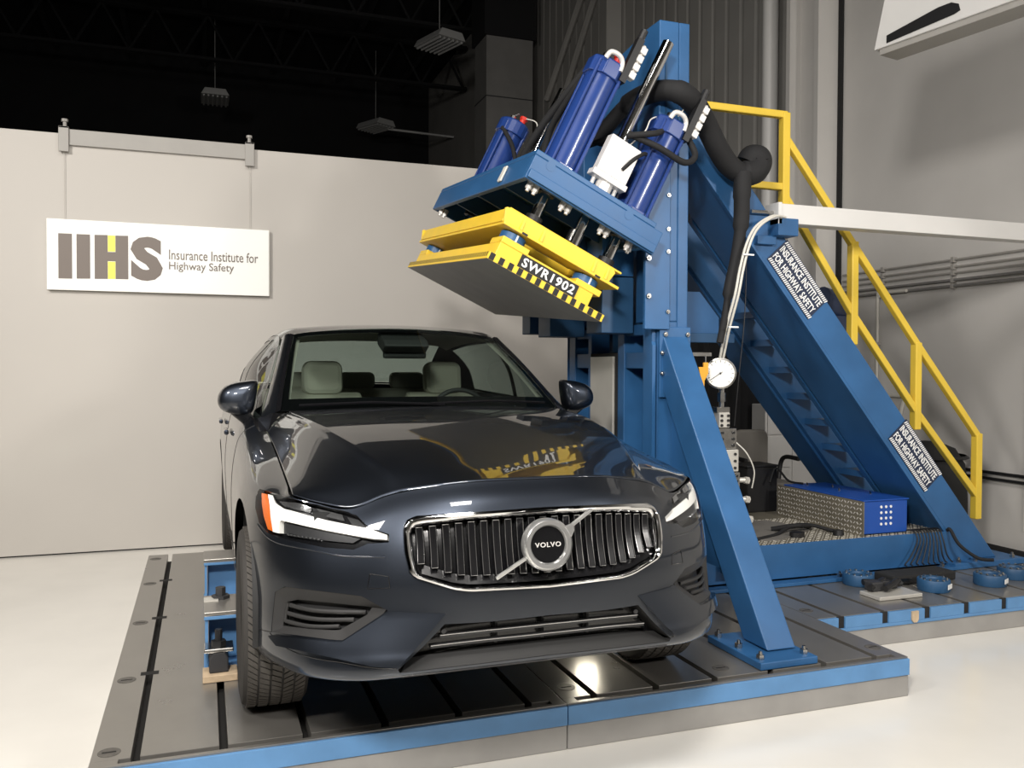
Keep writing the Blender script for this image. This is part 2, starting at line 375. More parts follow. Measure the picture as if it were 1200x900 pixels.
# base frame with deck
MB().prism([(2.55, .03), (2.55, .236), (4.53, .236), (4.70, .03)], 'y', 4.262, 4.275).build('base_panel', RB, pf, bevel=.003)
MB().box(2.55, 4.60, 4.185, 4.262, .002, .022).build('base_flange', RB, pf, bevel=.003)
for x in (3.06, 3.62, 4.42):
    mb = MB(); bolt(mb, (x, 4.222, .022), (0, 0, 1), .016, .02); mb.build('bolt', 'steel', pf)
MB().box(2.55, 4.70, 4.276, 5.93, .20, .232).build('deck', 'diamond', pf)
MB().box(2.55, 4.70, 5.91, 5.93, .002, .199).build('base_panel', RB, pf)
# raised lozenges of the deck plate
mb = MB()
for i in range(64):
    for j in range(22):
        x = 2.62 + i*.032; y = 4.30 + j*.034
        a = .7 if (i+j) % 2 else -.7
        mb.box(-.011, .011, -.003, .003, 0, .0022, Matrix.Translation((x, y, .232)) @ Matrix.Rotation(a, 4, 'Z'))
mb.build('deck_lozenges', 'alu', pf, kind='stuff')
# label boards on the near diagonal
def diag_label(name, cx, cz, L, W):
    dx, dz = .6455, -.7637; nx, nz = .7637, .6455
    m = frame((cx, 4.2685, cz), (dx, 0, dz), (nx, 0, nz), (0, -1, 0))
    b = MB().box(-L/2, L/2, -W/2, W/2, 0, .003, m).build(name, 'label_navy', pf)
    n = 34
    mb = MB()
    for s_ in (-1, 1):
        y0 = s_*(W/2-.017)
        for i in range(n):
            x = -L/2 + (i+.35)*L/n
            mb.prism([(x, y0-.012), (x+.007, y0-.012), (x+.015, y0+.012), (x+.008, y0+.012)], 'z', .003, .0042, m)
    mb.build('hatch_border', 'label_white', b, kind='stuff')
    text('lettering', 'INSURANCE INSTITUTE', m @ Matrix.Translation((-L/2+.012, .008, .003)), L-.024, .046, 'label_white', b, .018)
    text('lettering', 'FOR HIGHWAY SAFETY', m @ Matrix.Translation((-L/2+.012, -.055, .003)), L-.024, .046, 'label_white', b, .018)
    return b
diag_label('name_board', 3.326, 1.806, .455, .185)
diag_label('name_board', 4.236, .730, .455, .185)
# pivot bracket on the near diagonal
MB().box(3.02, 3.15, 4.235, 4.27, 2.0, 2.05).build('pivot_bracket', RB, pf, bevel=.003)
MB().box(3.13, 3.27, 4.19, 4.30, 2.05, 2.15).build('pivot_bracket', RB, pf, bevel=.004)
MB().cyl((2.98, 4.245, 2.185), (3.18, 4.245, 2.185), .012, n=8).build('pivot_pin', 'steel', pf)

# ------------------------------------------------------------------ stair between the diagonals
st = thing('steel_stair', 'dark blue steel stair climbing between the two diagonal beams', 'stair', (4.7, 4.83, .24))
for (ya, yb) in ((4.69, 4.715), (5.025, 5.05)):
    MB().prism([(2.86, zl(2.86)+.02), (2.86, zl(2.86)+.26), (4.62, zl(4.62)+.26), (4.62, zl(4.62)+.02)], 'y', ya, yb).build('stringer', RB, st)
    MB().prism([(2.86, zl(2.86)), (2.86, zl(2.86)+.02), (4.62, zl(4.62)+.02), (4.62, zl(4.62))], 'y', ya-.008, yb+.008).build('stringer_flange', RB, st)
for k in range(10):
    z = 1.63 - k*.18; x = 2.59 + (2.5-z)/1.183 + .06
    if z < .27: continue
    MB().box(x, x+.20, 4.716, 5.024, z-.015, z+.018).build('tread', RB, st, bevel=.003)
    MB().box(x-.004, x, 4.716, 5.024, z-.022, z+.02).build('tread_nosing', RB, st)
# ------------------------------------------------------------------ yellow handrail
hr = thing('handrail', 'yellow tube handrail with two rails along the blue stair', 'handrail', (4.94, 4.45, .3))
def sq(p, q, h=.022):
    p, q = Vector(p), Vector(q); d = (q-p); L = d.length
    return MB().box(-h, h, -h, h, -h*.5, L+h*.5, axis_frame(p, d, (0, 1, 0)))
Yh = 4.605
RY = 'rail_yellow'
for (x, z0, z1) in ((3.478, 2.27, 2.885), (4.026, 1.45, 2.10), (4.568, .88, 1.445), (5.122, .24, .815)):
    sq((x, Yh, z0), (x, Yh, z1), .027).build('post', RY, hr, bevel=.006)
sq((2.62, Yh, 2.885), (3.478, Yh, 2.885)).build('top_rail', RY, hr, bevel=.006)
sq((2.62, Yh, 2.43), (3.478, Yh, 2.43)).build('mid_rail', RY, hr, bevel=.006)
for a, b, nm in (((3.50, 2.72), (4.026, 2.09), 'top_rail'), ((4.026, 2.09), (4.568, 1.445), 'top_rail'), ((4.568, 1.445), (5.122, .81), 'top_rail'),
                 ((3.49, 2.36), (4.03, 1.63), 'mid_rail'), ((4.03, 1.63), (4.575, .98), 'mid_rail'), ((4.575, .98), (5.125, .385), 'mid_rail')):
    sq((a[0], Yh, a[1]), (b[0], Yh, b[1])).build(nm, RY, hr, bevel=.006)

# ================================================================== press head (carriage) in its own tilted frame
KS = .90; _C = Vector((0, 0, 1.28)); PB = _C + (Vector((1.43377, 4.40891, 1.86226))-_C)*KS; PU = Vector((.903764, .041921, -.425972)); PV = Vector((-.008939, .996824, .079133)); PW = PU.cross(PV)
PL = frame(PB, PU*KS, PV*KS, PW*KS)
ph = thing('hydraulic_carriage', 'tilted blue press carriage carrying hydraulic cylinders above the car roof', 'carriage', tuple(PL @ Vector((.4, .9, .55))))
# open-bottomed box
bx = MB(); bx.box(-.02, .80, -.04, 1.87, .615, .645, PL).build('carriage_top', RB, ph, bevel=.004)
MB().box(-.02, .86, -.04, -.01, .475, .615, PL).build('carriage_side', RB, ph, bevel=.004)
MB().box(-.02, .86, 1.84, 1.87, .475, .615, PL).build('carriage_side', RB, ph, bevel=.004)
MB().box(-.02, .01, -.01, 1.84, .475, .615, PL).build('carriage_side', RB, ph, bevel=.004)
MB().box(.77, .80, -.01, 1.84, .475, .615, PL).build('carriage_side', RB, ph, bevel=.004)
MB().box(-.012, .85, -.058, -.041, .482, .530, PL).build('carriage_rib', RB, ph, bevel=.003)
for v in (.42, .92, 1.42): MB().box(.01, .77, v, v+.02, .50, .614, PL).build('inner_rib', 'rig_blue_shade_cell', ph)
for u in (.085, .62): MB().cyl((u, -.0415, .60), (u, -.036, .60), .028, n=20, m=PL).build('round_plug', RB, ph)
# slide plates joining the carriage to the column
MB().prism([(2.205, 1.485), (2.205, 2.0), (2.30, 2.45), (2.355, 2.45), (2.355, 1.485)], 'y', 4.075, 4.10).build('slide_plate', RB, ph, bevel=.004)
for z in (1.58, 1.90, 2.02, 2.2, 2.35):
    mb = MB(); bolt(mb, (2.34, 4.075, z), (0, -1, 0), .012, .01); mb.build('bolt', 'steel', ph)
for x, z in ((2.222, 1.66), (2.222, 1.86)):
    mb = MB(); bolt(mb, (x, 4.075, z), (0, -1, 0), .014, .014); mb.build('bolt', 'steel', ph)
MB().box(2.06, 2.255, 4.30, 4.50, 1.47, 1.78).build('guide_shoe', 'rig_blue_shade_cell', ph, bevel=.005)
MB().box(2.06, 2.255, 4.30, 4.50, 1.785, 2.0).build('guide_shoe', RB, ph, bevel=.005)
MB().box(2.02, 2.255, 4.95, 5.15, 1.47, 1.75).build('guide_shoe', 'rig_blue_shade_cell', ph, bevel=.005)
MB().box(2.04, 2.255, 5.35, 5.5, 1.5, 1.64).build('guide_shoe', 'rig_blue_shade_cell', ph, bevel=.005)
MB().prism([(2.0, 1.95), (2.25, 1.80), (2.25, 2.25), (2.1, 2.3)], 'y', 4.52, 5.0).build('guide_shoe', 'rig_blue_shade_cell', ph)
# cylinders
def cylinder(u, v, w0, w1, valve):
    c = MB()
    c.lathe([(0, w0), (.096, w0), (.096, w1-.08), (0, w1-.08)], 28, PL @ Matrix.Translation((u, v, 0)))
    body = c.build('cylinder', 'cyl_blue', ph, smooth=40)
    MB().lathe([(0, w1-.09), (.116, w1-.09), (.116, w1), (.10, w1+.012), (0, w1+.012)], 8 if valve != 1 else 20, PL @ Matrix.Translation((u, v, 0)) @ Matrix.Rotation(PI/8, 4, 'Z')).build('end_cap', 'cyl_blue', body, bevel=.004)
    MB().lathe([(0, w0-.01), (.118, w0-.01), (.118, w0+.03), (0, w0+.03)], 8, PL @ Matrix.Translation((u, v, 0)) @ Matrix.Rotation(PI/8, 4, 'Z')).build('base_flange', 'cyl_blue', body, bevel=.004)
    for k in range(4):
        a = PI/4 + k*PI/2
        MB().cyl((u+.110*math.cos(a), v+.110*math.sin(a), w0), (u+.110*math.cos(a), v+.110*math.sin(a), w1-.02), .011, n=8, m=PL).build('tie_rod', 'cyl_blue', body, smooth=40)
    MB().cyl((u-.05, v-.05, w1), (u-.05, v-.05, w1+.035), .018, n=6, m=PL).cyl((u-.05, v-.05, w1+.035), (u-.02, v-.05, w1+.07), .006, n=6, m=PL).build('bleed_valve', 'steel', body)
    if valve != 3:
        q = (u+.03, v-.04, w1)
        MB().cyl(q, (q[0], q[1], q[2]+.05), .024, n=10, m=PL).cyl((q[0], q[1], q[2]+.05), (q[0], q[1], q[2]+.07), .03, n=6, m=PL).build('pressure_sensor', 'red', body, smooth=40)
    if valve >= 2:
        mb = MB()
        for k in range(4):
            mb.box(u+.10, u+.15, v-.09, v-.04, w1-.02+k*.052, w1+.022+k*.052, PL)
            mb.cyl((u+.125, v-.065, w1+.02+k*.052), (u+.125, v-.065, w1+.034+k*.052), .017, n=8, m=PL)
        mb.build('valve_block', 'alu_white', body, bevel=.004)
        MB().box(u+.065, u+.105, v-.10, v-.05, w1-.07, w1+.20, PL).cyl((u+.085, v-.075, w1+.20), (u+.085, v-.075, w1+.26), .022, n=10, m=PL).build('solenoid', 'black', body)
        MB().tube(spline([PL @ Vector(q) for q in ((u-.06, v-.10, w1-.01), (u-.05, v-.11, w1+.03), (u, v-.11, w1+.04), (u+.04, v-.10, w1+.02), (u+.05, v-.10, w1-.03))], 5), .013, 8).build('elbow_pipe', 'alu_white', body, smooth=60)
    rodc = MB().cyl((u, v, .31), (u, v, w0-.02), .034, n=20, m=PL).build('piston_rod', 'chrome', body, smooth=40)
    MB().cyl((u, v, .50), (u, v, .61), .052, n=16, m=PL).build('rod_gland', 'black', body, smooth=40)
    MB().cyl((u, v, .313), (u, v, .36), .05, n=12, m=PL).build('rod_foot', 'black', body, smooth=40)
    return body
cylinder(.18, .13, .645, 1.32, 2)
cylinder(.68, .12, .645, 1.24, 3)
cylinder(.19, 1.56, .645, 1.24, 1)
cylinder(.67, 1.56, .645, 1.24, 1)
# guide assembly with white block and long bright rod
MB().box(.315, .545, -.035, .045, .70, .735, PL).box(.33, .53, -.03, .04, .735, .95, PL).build('guide_block', 'alu_white', ph, bevel=.004)
for u in (.36, .51): MB().cyl((u, .03, .645), (u, .03, .70), .012, n=8, m=PL).build('guide_stud', 'alu_white', ph)
MB().cyl((.435, .03, .645), (.435, .03, .70), .05, n=12, m=PL).build('guide_nut', 'alu_white', ph)
MB().cyl((.435, .085, .30), (.435, .085, 1.62), .034, n=18, m=PL).build('guide_rod', 'chrome', ph, smooth=40)
MB().cyl((.19, .80, .645), (.19, .80, 1.34), .026, n=18, m=PL).build('guide_rod', 'chrome', ph, smooth=40)
MB().cyl((.435, .10, .33), (.435, .10, .40), .045, n=14, m=PL).build('guide_nut', 'steel', ph, smooth=40)
for u, v in ((.05, .05), (.09, .05), (.27, .05), (.31, .05), (.54, .05), (.58, .05), (.73, .05), (.76, .08), (.03, 1.78), (.06, 1.78)):
    MB().cyl((u, v, .455), (u, v, .50), .018, n=6, m=PL).cyl((u, v, .44), (u, v, .455), .011, n=8, m=PL).build('hex_bolt', 'alu_white', ph)
MB().box(-.034, -.021, .36, .42, .50, .60, PL).build('side_tag', 'cable_white', ph, bevel=.006)
# hoses of the carriage
def hose(name, pts, r, m_, parent, n=8): return MB().tube(spline(pts, 7), r, n).build(name, m_, parent, smooth=70)
LP = lambda u, v, w_: PL @ Vector((u, v, w_))
hose('hose', [LP(.10, 1.50, 1.16), LP(.20, 1.35, 1.02), LP(.28, 1.2, .80), LP(.30, 1.1, .68)], .014, 'black_rubber', ph)
hose('hose', [LP(.12, .26, 1.24), LP(.13, .38, 1.14), LP(.15, .52, 1.0), LP(.20, .60, .85), LP(.26, .62, .72)], .018, 'black_rubber', ph)
hose('hose', [LP(.17, .45, 1.40), LP(.15, .58, 1.20), LP(.14, .72, 1.0), LP(.16, .84, .82), LP(.25, .85, .72)], .022, 'black_rubber', ph)
hose('hose', [LP(.62, .05, 1.15), LP(.55, -.02, 1.08), LP(.45, .05, 1.02), LP(.40, .25, 1.0), LP(.35, .5, .95)], .016, 'black_rubber', ph)
hose('hose', [LP(.79, .08, 1.22), LP(.86, .02, 1.13), LP(.80, -.02, 1.04), LP(.62, -.02, 1.03), LP(.45, .05, 1.03)], .017, 'black_rubber', ph)
hose('hose', [LP(.47, -.03, .80), LP(.50, -.05, .88), LP(.56, .0, .96), LP(.62, .10, 1.0)], .010, 'black_rubber', ph)
hose('signal_wire', [LP(.64, .12, 1.28), LP(.55, .10, 1.20), LP(.53, .06, 1.10), LP(.50, .1, 1.0)], .004, 'cable_white', ph, 6)
hose('signal_wire', [LP(.70, .12, 1.31), LP(.74, .12, 1.42), LP(.82, .10, 1.46)], .004, 'cable_white', ph, 6)
hose('signal_wire', [LP(.22, 1.5, 1.30), LP(.30, 1.45, 1.30), LP(.33, 1.42, 1.18)], .004, 'cable_white', ph, 6)

# ------------------------------------------------------------------ loading platen
pl = thing('loading_platen', 'yellow tilted platen with hazard edge and SWR1902 label above the car', 'platen', tuple(PL @ Vector((.38, .9, .0))))
Y_ = 'yellow'
MB().box(0, .762, 0, 1.829, 0, .022, PL).build('platen_plate', 'platen_steel', pl)
MB().box(-.001, .763, -.004, 0, .001, .042, PL).build('hazard_edge', Y_, pl)
MB().box(-.004, 0, -.003, 1.829, .001, .042, PL).build('ruler_edge', Y_, pl)
for k in range(13): MB().box(.004+k*.0595, .034+k*.0595, -.0055, -.004, .002, .041, PL).build('hazard_mark', 'black', pl)
mb = MB()
for k in range(56): mb.box(-.0052, -.004, .02+k*.0325, .033+k*.0325, .014, .041, PL)
mb.build('ruler_marks', 'black', pl, kind='stuff')
def ring(name, u0, u1, v0, v1, t, w0, w1, extra=()):
    MB().box(u0, u1, v0, v0+t, w0, w1, PL).build(name, Y_, pl, bevel=.003)
    MB().box(u0, u1, v1-t, v1, w0, w1, PL).build(name, Y_, pl, bevel=.003)
    MB().box(u0, u0+t, v0+t, v1-t, w0, w1, PL).build(name, Y_, pl, bevel=.003)
    MB().box(u1-t, u1, v0+t, v1-t, w0, w1, PL).build(name, Y_, pl, bevel=.003)
ring('lower_beam', .03, .65, .006, 1.815, .022, .022, .118)
for v in (.6, 1.2): MB().box(.052, .628, v, v+.02, .023, .115, PL).build('lower_rib', Y_, pl)
for u in (.03, .52):
    for v in (.004, 1.62): MB().box(u, u+.17, v, v+.20, .119, .155, PL).build('cell_pad', Y_, pl, bevel=.003)
MB().box(.03, .65, .006, .05, .1185, .128, PL).build('lower_flange', Y_, pl)
for u in (.11, .605):
    for v in (.10, 1.70):
        c = MB().cyl((u, v, .155), (u, v, .198), .075, n=28, m=PL).build('load_cell', 'rig_blue', pl, smooth=40)
        for k in range(12):
            a = k*PI/6
            MB().cyl((u+.058*math.cos(a), v+.058*math.sin(a), .198), (u+.058*math.cos(a), v+.058*math.sin(a), .204), .007, n=6, m=PL).build('cell_screw', 'steel', c)
        MB().box(u-.005, u+.005, v-.0775, v-.0745, .157, .197, PL).build('cell_tag', 'label_white', c)
# upper frame: flange ring, webs, gussets
ring('upper_flange', -.006, .767, -.015, 1.845, .16, .205, .222)
for v in (.62, 1.2): MB().box(.154, .607, v, v+.05, .206, .222, PL).build('upper_flange', Y_, pl)
MB().prism([(-.006, .222), (-.03, .29), (-.02, .30), (.70, .30), (.715, .285), (.70, .222)], 'y', .0, .018, PL).build('upper_web', Y_, pl, bevel=.002)
MB().prism([(-.006, .222), (-.03, .29), (-.02, .30), (.70, .30), (.715, .285), (.70, .222)], 'y', 1.80, 1.818, PL).build('upper_web', Y_, pl, bevel=.002)
MB().prism([(.018, .222), (.018, .30), (1.79, .30), (1.79, .222)], 'x', -.012, .006, PL).build('upper_web', Y_, pl, bevel=.002)
MB().prism([(.018, .222), (.018, .30), (1.79, .30), (1.79, .222)], 'x', .66, .68, PL).build('upper_web', Y_, pl, bevel=.002)
for u in (.09, .22, .57, .66): MB().prism([(-.014, .223), (0, .223), (0, .297)], 'x', u, u+.014, PL).build('gusset', Y_, pl)
for u in (.11, .60): MB().box(u, u+.035, -.0165, -.0145, .207, .219, PL).build('lifting_slot', 'black', pl)
for v in (.55, 1.25): MB().box(.006, .66, v, v+.016, .229, .296, PL).build('upper_rib', Y_, pl)
MB().box(.0, .76, .02, .16, .30, .312, PL).build('rod_plate', Y_, pl, bevel=.003)
MB().box(.0, .76, 1.46, 1.66, .30, .312, PL).build('rod_plate', Y_, pl, bevel=.003)
MB().cyl((.02, .20, .30), (.07, .22, .34), .02, n=10, m=PL).build('connector', 'cable_white', pl)
# label
MB().box(.17, .55, .0005, .0060, .043, .1165, PL).build('label_board', 'black', pl)
lm = frame(PL @ Vector((.188, -.0005, .054)), PU, PW, -PV)
text('lettering', 'SWR1902', lm, .31, .047, 'label_white', pl, .022, spacing=1.12)
# ================================================================== things around the press
# thick black hose sleeve draped over column and near diagonal
hs = thing('hose_sleeve', 'thick black hose sleeve draped over the column and hanging down the diagonal beam', 'hose', (3.0, 4.18, 1.5))
Q = [(2.09, 4.44, 2.55), (2.12, 4.36, 2.62), (2.18, 4.24, 2.71), (2.255, 4.10, 2.745), (2.336, 3.98, 2.722), (2.452, 4.01, 2.68), (2.577, 4.09, 2.605), (2.673, 4.13, 2.501), (2.765, 4.16, 2.421), (2.857, 4.17, 2.378), (2.945, 4.17, 2.395), (2.985, 4.18, 2.445), (2.975, 4.18, 2.475), (2.945, 4.19, 2.478), (2.93, 4.20, 2.45)]
MB().tube(spline(Q, 7), [.042]*14+[.055]*14 + [.060]*36 + [.072]*(7*14+1-64), 14).build('sleeve', 'black_rubber', hs, smooth=70)
MB().tube(spline([(2.85, 4.14, 2.37), (2.838, 4.13, 2.24), (2.835, 4.13, 2.097), (2.80, 4.12, 1.904), (2.748, 4.11, 1.712), (2.718, 4.11, 1.546), (2.69, 4.11, 1.42)], 7), [.05]*8+[.045]*8+[.034]*14+[.02]*13, 12).build('sleeve_drop', 'black_rubber', hs, smooth=70)
# white cables beside it
cb = thing('cable_bundle', 'two pale cables curving from the white beam down to the gauge', 'cable', (2.85, 4.1, 1.4))
for k in range(2):
    dx = k*.022
    MB().tube(spline([(3.14+dx, 4.17, 2.15), (3.039+dx, 4.13, 2.142), (2.907+dx, 4.09, 2.073), (2.825+dx, 4.06, 1.97), (2.775+dx, 4.05, 1.825), (2.745+dx, 4.05, 1.683), (2.735+dx, 4.12, 1.496), (2.745+dx, 4.19, 1.34)], 7), .0075, 8).build('cable', 'cable_white', cb, smooth=70)
MB().box(2.79, 2.86, 4.04, 4.05, 1.90, 1.908).build('cable_tie', 'label_white', cb); MB().box(2.70, 2.76, 4.035, 4.043, 1.50, 1.508).build('cable_tie', 'label_white', cb)
tag(MB().tube(spline([(2.92, 4.20, 2.0), (2.90, 4.18, 1.6), (2.86, 4.18, 1.2), (2.85, 4.2, .95)], 6), .003, 6).build('thin_wire', 'black', None), 'thin dark wire hanging behind the pale cables', 'wire')
# white beam
jb = thing('overhead_beam', 'white square beam reaching from the diagonal brace to the right wall', 'beam', (3.16, 4.25, 2.12))
MB().box(3.155, 5.97, 4.20, 4.305, 2.122, 2.235).build('beam', 'white_paint', jb, bevel=.004)
MB().box(3.13, 3.155, 4.19, 4.315, 2.115, 2.24).build('end_plate', 'white_paint', jb, bevel=.002)
# gauge and valve stack
gs = thing('pressure_gauge', 'round white dial pressure gauge standing on the valve manifold', 'gauge', (2.745, 4.17, 1.05))
gm = axis_frame((2.735, 4.17, 1.25), (-.53, -.85, .05))
MB().lathe([(0, -.045), (.082, -.045), (.088, -.01), (.088, .004), (.079, .006), (.078, 0), (0, 0)], 36, gm).build('case', 'steel', gs, smooth=40)
MB().lathe([(.0, .0012), (.078, .0012)], 36, gm).build('dial', 'gauge_face', gs)
for k in range(13):
    a = math.radians(225 - k*22.5)
    MB().box(.062, .073, -.0015, .0012, .0015, .0022, gm @ Matrix.Rotation(a, 4, 'Z')).build('tick', 'black', gs)
MB().box(-.015, .068, -.0015, .0015, .0025, .0035, gm @ Matrix.Rotation(math.radians(215), 4, 'Z')).cyl((0, 0, .001), (0, 0, .005), .006, n=12, m=gm).build('needle', 'black', gs)
MB().cyl((2.757, 4.19, 1.06), (2.757, 4.19, 1.20), .016, n=12).cyl((2.757, 4.19, 1.09), (2.757, 4.19, 1.14), .024, n=6).build('stem', 'steel', gs, smooth=40)
vm = thing('valve_manifold', 'stack of steel hydraulic valve blocks and fittings beside the blue strut', 'valve', (2.80, 4.2, .3))
MB().box(2.715, 2.80, 4.17, 4.25, 1.03, 1.06).build('top_plate', 'steel', vm, bevel=.003)
random.seed(3)
zz = 1.03; xx = 2.76
for k, (dx, h, wd_) in enumerate(((.0, .09, .035), (.02, .12, .06), (.03, .13, .065), (.045, .10, .06), (.06, .12, .05), (.075, .11, .055), (.085, .10, .05), (.09, .16, .045))):
    b_ = MB().box(xx+dx-wd_, xx+dx+wd_, 4.16, 4.26, zz-h+.004, zz).build('valve_block', 'steel' if k % 2 else 'alu', vm, bevel=.005)
    for i in range(3):
        for j in (-1, 1): MB().cyl((xx+dx+j*wd_*.6, 4.16, zz-h*(.2+.3*i)), (xx+dx+j*wd_*.6, 4.152, zz-h*(.2+.3*i)), .008, n=8).build('screw', 'black', b_)
    if k > 2: MB().cyl((xx+dx+wd_, 4.2, zz-h/2), (xx+dx+wd_+.05, 4.19, zz-h/2), .015, n=10).cyl((xx+dx+wd_+.05, 4.19, zz-h/2), (xx+dx+wd_+.075, 4.188, zz-h/2-.005), .021, n=6).build('fitting', 'alu', b_, smooth=40)
    zz -= h
MB().box(2.80, 2.92, 4.17, 4.25, .235, zz).build('manifold_foot', 'steel', vm)
MB().tube(spline([(2.83, 4.15, .86), (2.88, 4.12, .80), (2.93, 4.12, .70), (2.93, 4.14, .60)], 6), .004, 6).build('pilot_line', 'cable_white', vm)
tg = thing('warning_tag', 'orange plastic tag hanging from a bracket left of the gauge', 'tag', (2.59, 4.1, 1.2))
MB().prism([(2.555, 1.285), (2.585, 1.285), (2.585, 1.31), (2.615, 1.31), (2.615, 1.25), (2.592, 1.21), (2.588, 1.13), (2.58, 1.13), (2.572, 1.21)], 'y', 4.105, 4.112).build('tag', 'orange_tag', tg)
MB().box(2.486, 2.64, 4.112, 4.118, 1.345, 1.365).box(2.597, 2.604, 4.108, 4.113, 1.31, 1.35).build('bracket', 'steel', tg)

# riser of tread plate and blue control box on the deck
rp = thing('tread_plate_guard', 'upright tread plate guard standing on the deck beside the blue box', 'guard', (3.87, 4.7, .232))
MB().box(3.865, 3.871, 4.30, 5.16, .233, .45).build('plate', 'diamond', rp)
for k in range(30):
    for j in range(7):
        MB().box(-.009, .009, -.0025, .0025, 0, .002, frame((3.865, 4.325+k*.028, .25+j*.03), (0, .75, .66) if (k+j) % 2 else (0, .75, -.66), (0, -.66, .75) if (k+j) % 2 else (0, .66, .75), (-1, 0, 0))).build('lozenge', 'alu_white', rp)
cbx = thing('control_box', 'bright blue sheet metal box with perforated front on the deck', 'box', (4.06, 4.7, .232))
MB().box(3.89, 4.235, 4.325, 5.10, .24, .447).build('body', 'box_blue', cbx, bevel=.006)
MB().box(3.882, 4.243, 4.318, 5.108, .447, .456).build('lid', 'box_blue', cbx, bevel=.003)
for i in range(3):
    for j in range(4): MB().cyl((4.025+i*.038, 4.3255, .30+j*.036), (4.025+i*.038, 4.3225, .30+j*.036), .009, n=10).build('vent_hole', 'label_white', cbx)
random.seed(5)
for k, (x, y) in enumerate(((4.12, 4.52), (4.02, 4.70), (4.10, 4.86), (4.0, 5.0))):
    tag(MB().cyl((x, y, .4565), (x+.02, y+.03, .4565+.012), .006, n=6).build('loose_bolt', 'steel'), ('nearest', 'second nearest', 'second farthest', 'farthest')[k] + ' of the four loose bolts lying on the blue control box lid', 'bolt', 'loose bolts on the blue box')
# clutter on the deck
mt = thing('deck_cloth', 'crumpled dark cable and rag bundle lying on the tread plate deck', 'rag', (3.55, 4.55, .234))
MB().tube(spline([(3.15, 4.40, .243), (3.35, 4.48, .245), (3.50, 4.55, .27), (3.66, 4.56, .275), (3.76, 4.48, .25), (3.80, 4.42, .243)], 6), .012, 8).build('cable', 'black_rubber', mt, smooth=70)
MB().tube(spline([(3.42, 4.62, .25), (3.55, 4.52, .285), (3.70, 4.60, .26), (3.62, 4.68, .25)], 6), .016, 8).build('cable', 'black_rubber', mt, smooth=70)
MB().lathe([(0, .0), (.05, .0), (.05, .03), (0, .035)], 12, Matrix.Translation((3.47, 4.43, .234)) @ Matrix.Scale(.7, 4, (0, 1, 0))).build('plug', 'black', mt, smooth=50)
MB().lathe([(0, .0), (.035, .0), (.03, .03), (0, .032)], 10, Matrix.Translation((3.76, 4.40, .234))).build('plug', 'black', mt, smooth=50)
tag(MB().prism([(2.9, 4.5), (3.3, 4.36), (3.75, 4.62), (3.62, 4.95), (3.1, 5.0)], 'z', .233, .240).build('floor_mat', 'chair_fabric'), 'worn grey mat lying flat on the tread plate deck', 'mat')

# black cabinet and office chair behind the valve stack
cab = thing('black_cabinet', 'small black cabinet on the deck in front of the grey chair', 'cabinet', (3.82, 5.36, .232))
MB().box(3.70, 3.955, 5.28, 5.50, .233, .56).build('body', 'black_matt', cab, bevel=.008)
MB().box(3.705, 3.95, 5.274, 5.28, .245, .545).build('door', 'black', cab, bevel=.003)
MB().box(3.69, 3.965, 5.27, 5.51, .56, .575).build('top', 'black', cab, bevel=.004)
ch = thing('office_chair', 'grey fabric office chair with black arms behind the black cabinet', 'chair', (4.5, 6.5, FZ))
ca = Matrix.Translation((4.62, 6.53, -.07))
def rbox(w2, h0, h1, t, r=.06):
    pts = []
    for cx, cz, a0 in ((w2-r, h1-r, 0), (-w2+r, h1-r, 90), (-w2+r, h0+r, 180), (w2-r, h0+r, 270)):
        pts += [(cx+r*math.cos(math.radians(a0+i*22.5)), cz+r*math.sin(math.radians(a0+i*22.5))) for i in range(5)]
    return pts
MB().prism(rbox(.175, .36, .80, .06, .07), 'y', -.0, .06, ca).build('backrest', 'chair_fabric', ch, bevel=.018)
MB().box(-.22, .22, -.42, 0, .30, .37, ca).build('seat', 'chair_fabric', ch, bevel=.03)
for s_ in (-1, 1): MB().tube(spline([(s_*.25, -.05, .35), (s_*.27, -.05, .50), (s_*.27, -.12, .56), (s_*.27, -.30, .56)], 5), .02, 8, ca).build('armrest', 'black', ch, smooth=60)
MB().cyl((0, -.2, FZ+.10), (0, -.2, .30), .03, n=12, m=ca).build('column', 'black', ch)
for k in range(5):
    a = k*2*PI/5
    MB().cyl((0, -.2, FZ+.10), (.28*math.cos(a), -.2+.28*math.sin(a), FZ+.06), .018, n=8, m=ca).build('base_leg', 'black', ch)
    MB().cyl((.28*math.cos(a)-.02, -.2+.28*math.sin(a), FZ+.031), (.28*math.cos(a)+.02, -.2+.28*math.sin(a), FZ+.031), .03, n=12, m=ca).build('caster', 'black', ch)
wc = thing('white_cabinet', 'pale grey filing cabinet against the black curtain behind the chair', 'cabinet', (5.4, 7.1, FZ))
MB().box(5.10, 5.75, 7.0, 7.22, FZ+.002, .93).build('body', 'white_paint', wc, bevel=.006)
for z in (.0, .32, .64): MB().box(5.12, 5.38, 6.985, 7.0, z, z+.30).build('drawer', 'white_paint', wc, bevel=.003); 
MB().box(5.41, 5.73, 6.985, 7.0, .0, .92).build('door', 'white_paint', wc, bevel=.003)
# black curtain behind the press
cu = MB(); n = 90; vs = []; fs = []
for i in range(n+1):
    x = 3.36 + i*(1.98/n)
    y = 7.30 + .035*math.sin(i*.75) + .012*math.sin(i*1.9)
    vs += [(x, y, FZ+.01), (x, y, 3.08 if x < 4.98 else 2.62)]
for i in range(n): fs.append((2*i, 2*i+2, 2*i+3, 2*i+1))
cu.add(vs, fs); cu.add([(v[0], v[1]+.012, v[2]) for v in vs], fs)
tag(cu.build('black_curtain', 'curtain', None, smooth=70), 'tall black curtain hanging behind the press and office chair', 'curtain')

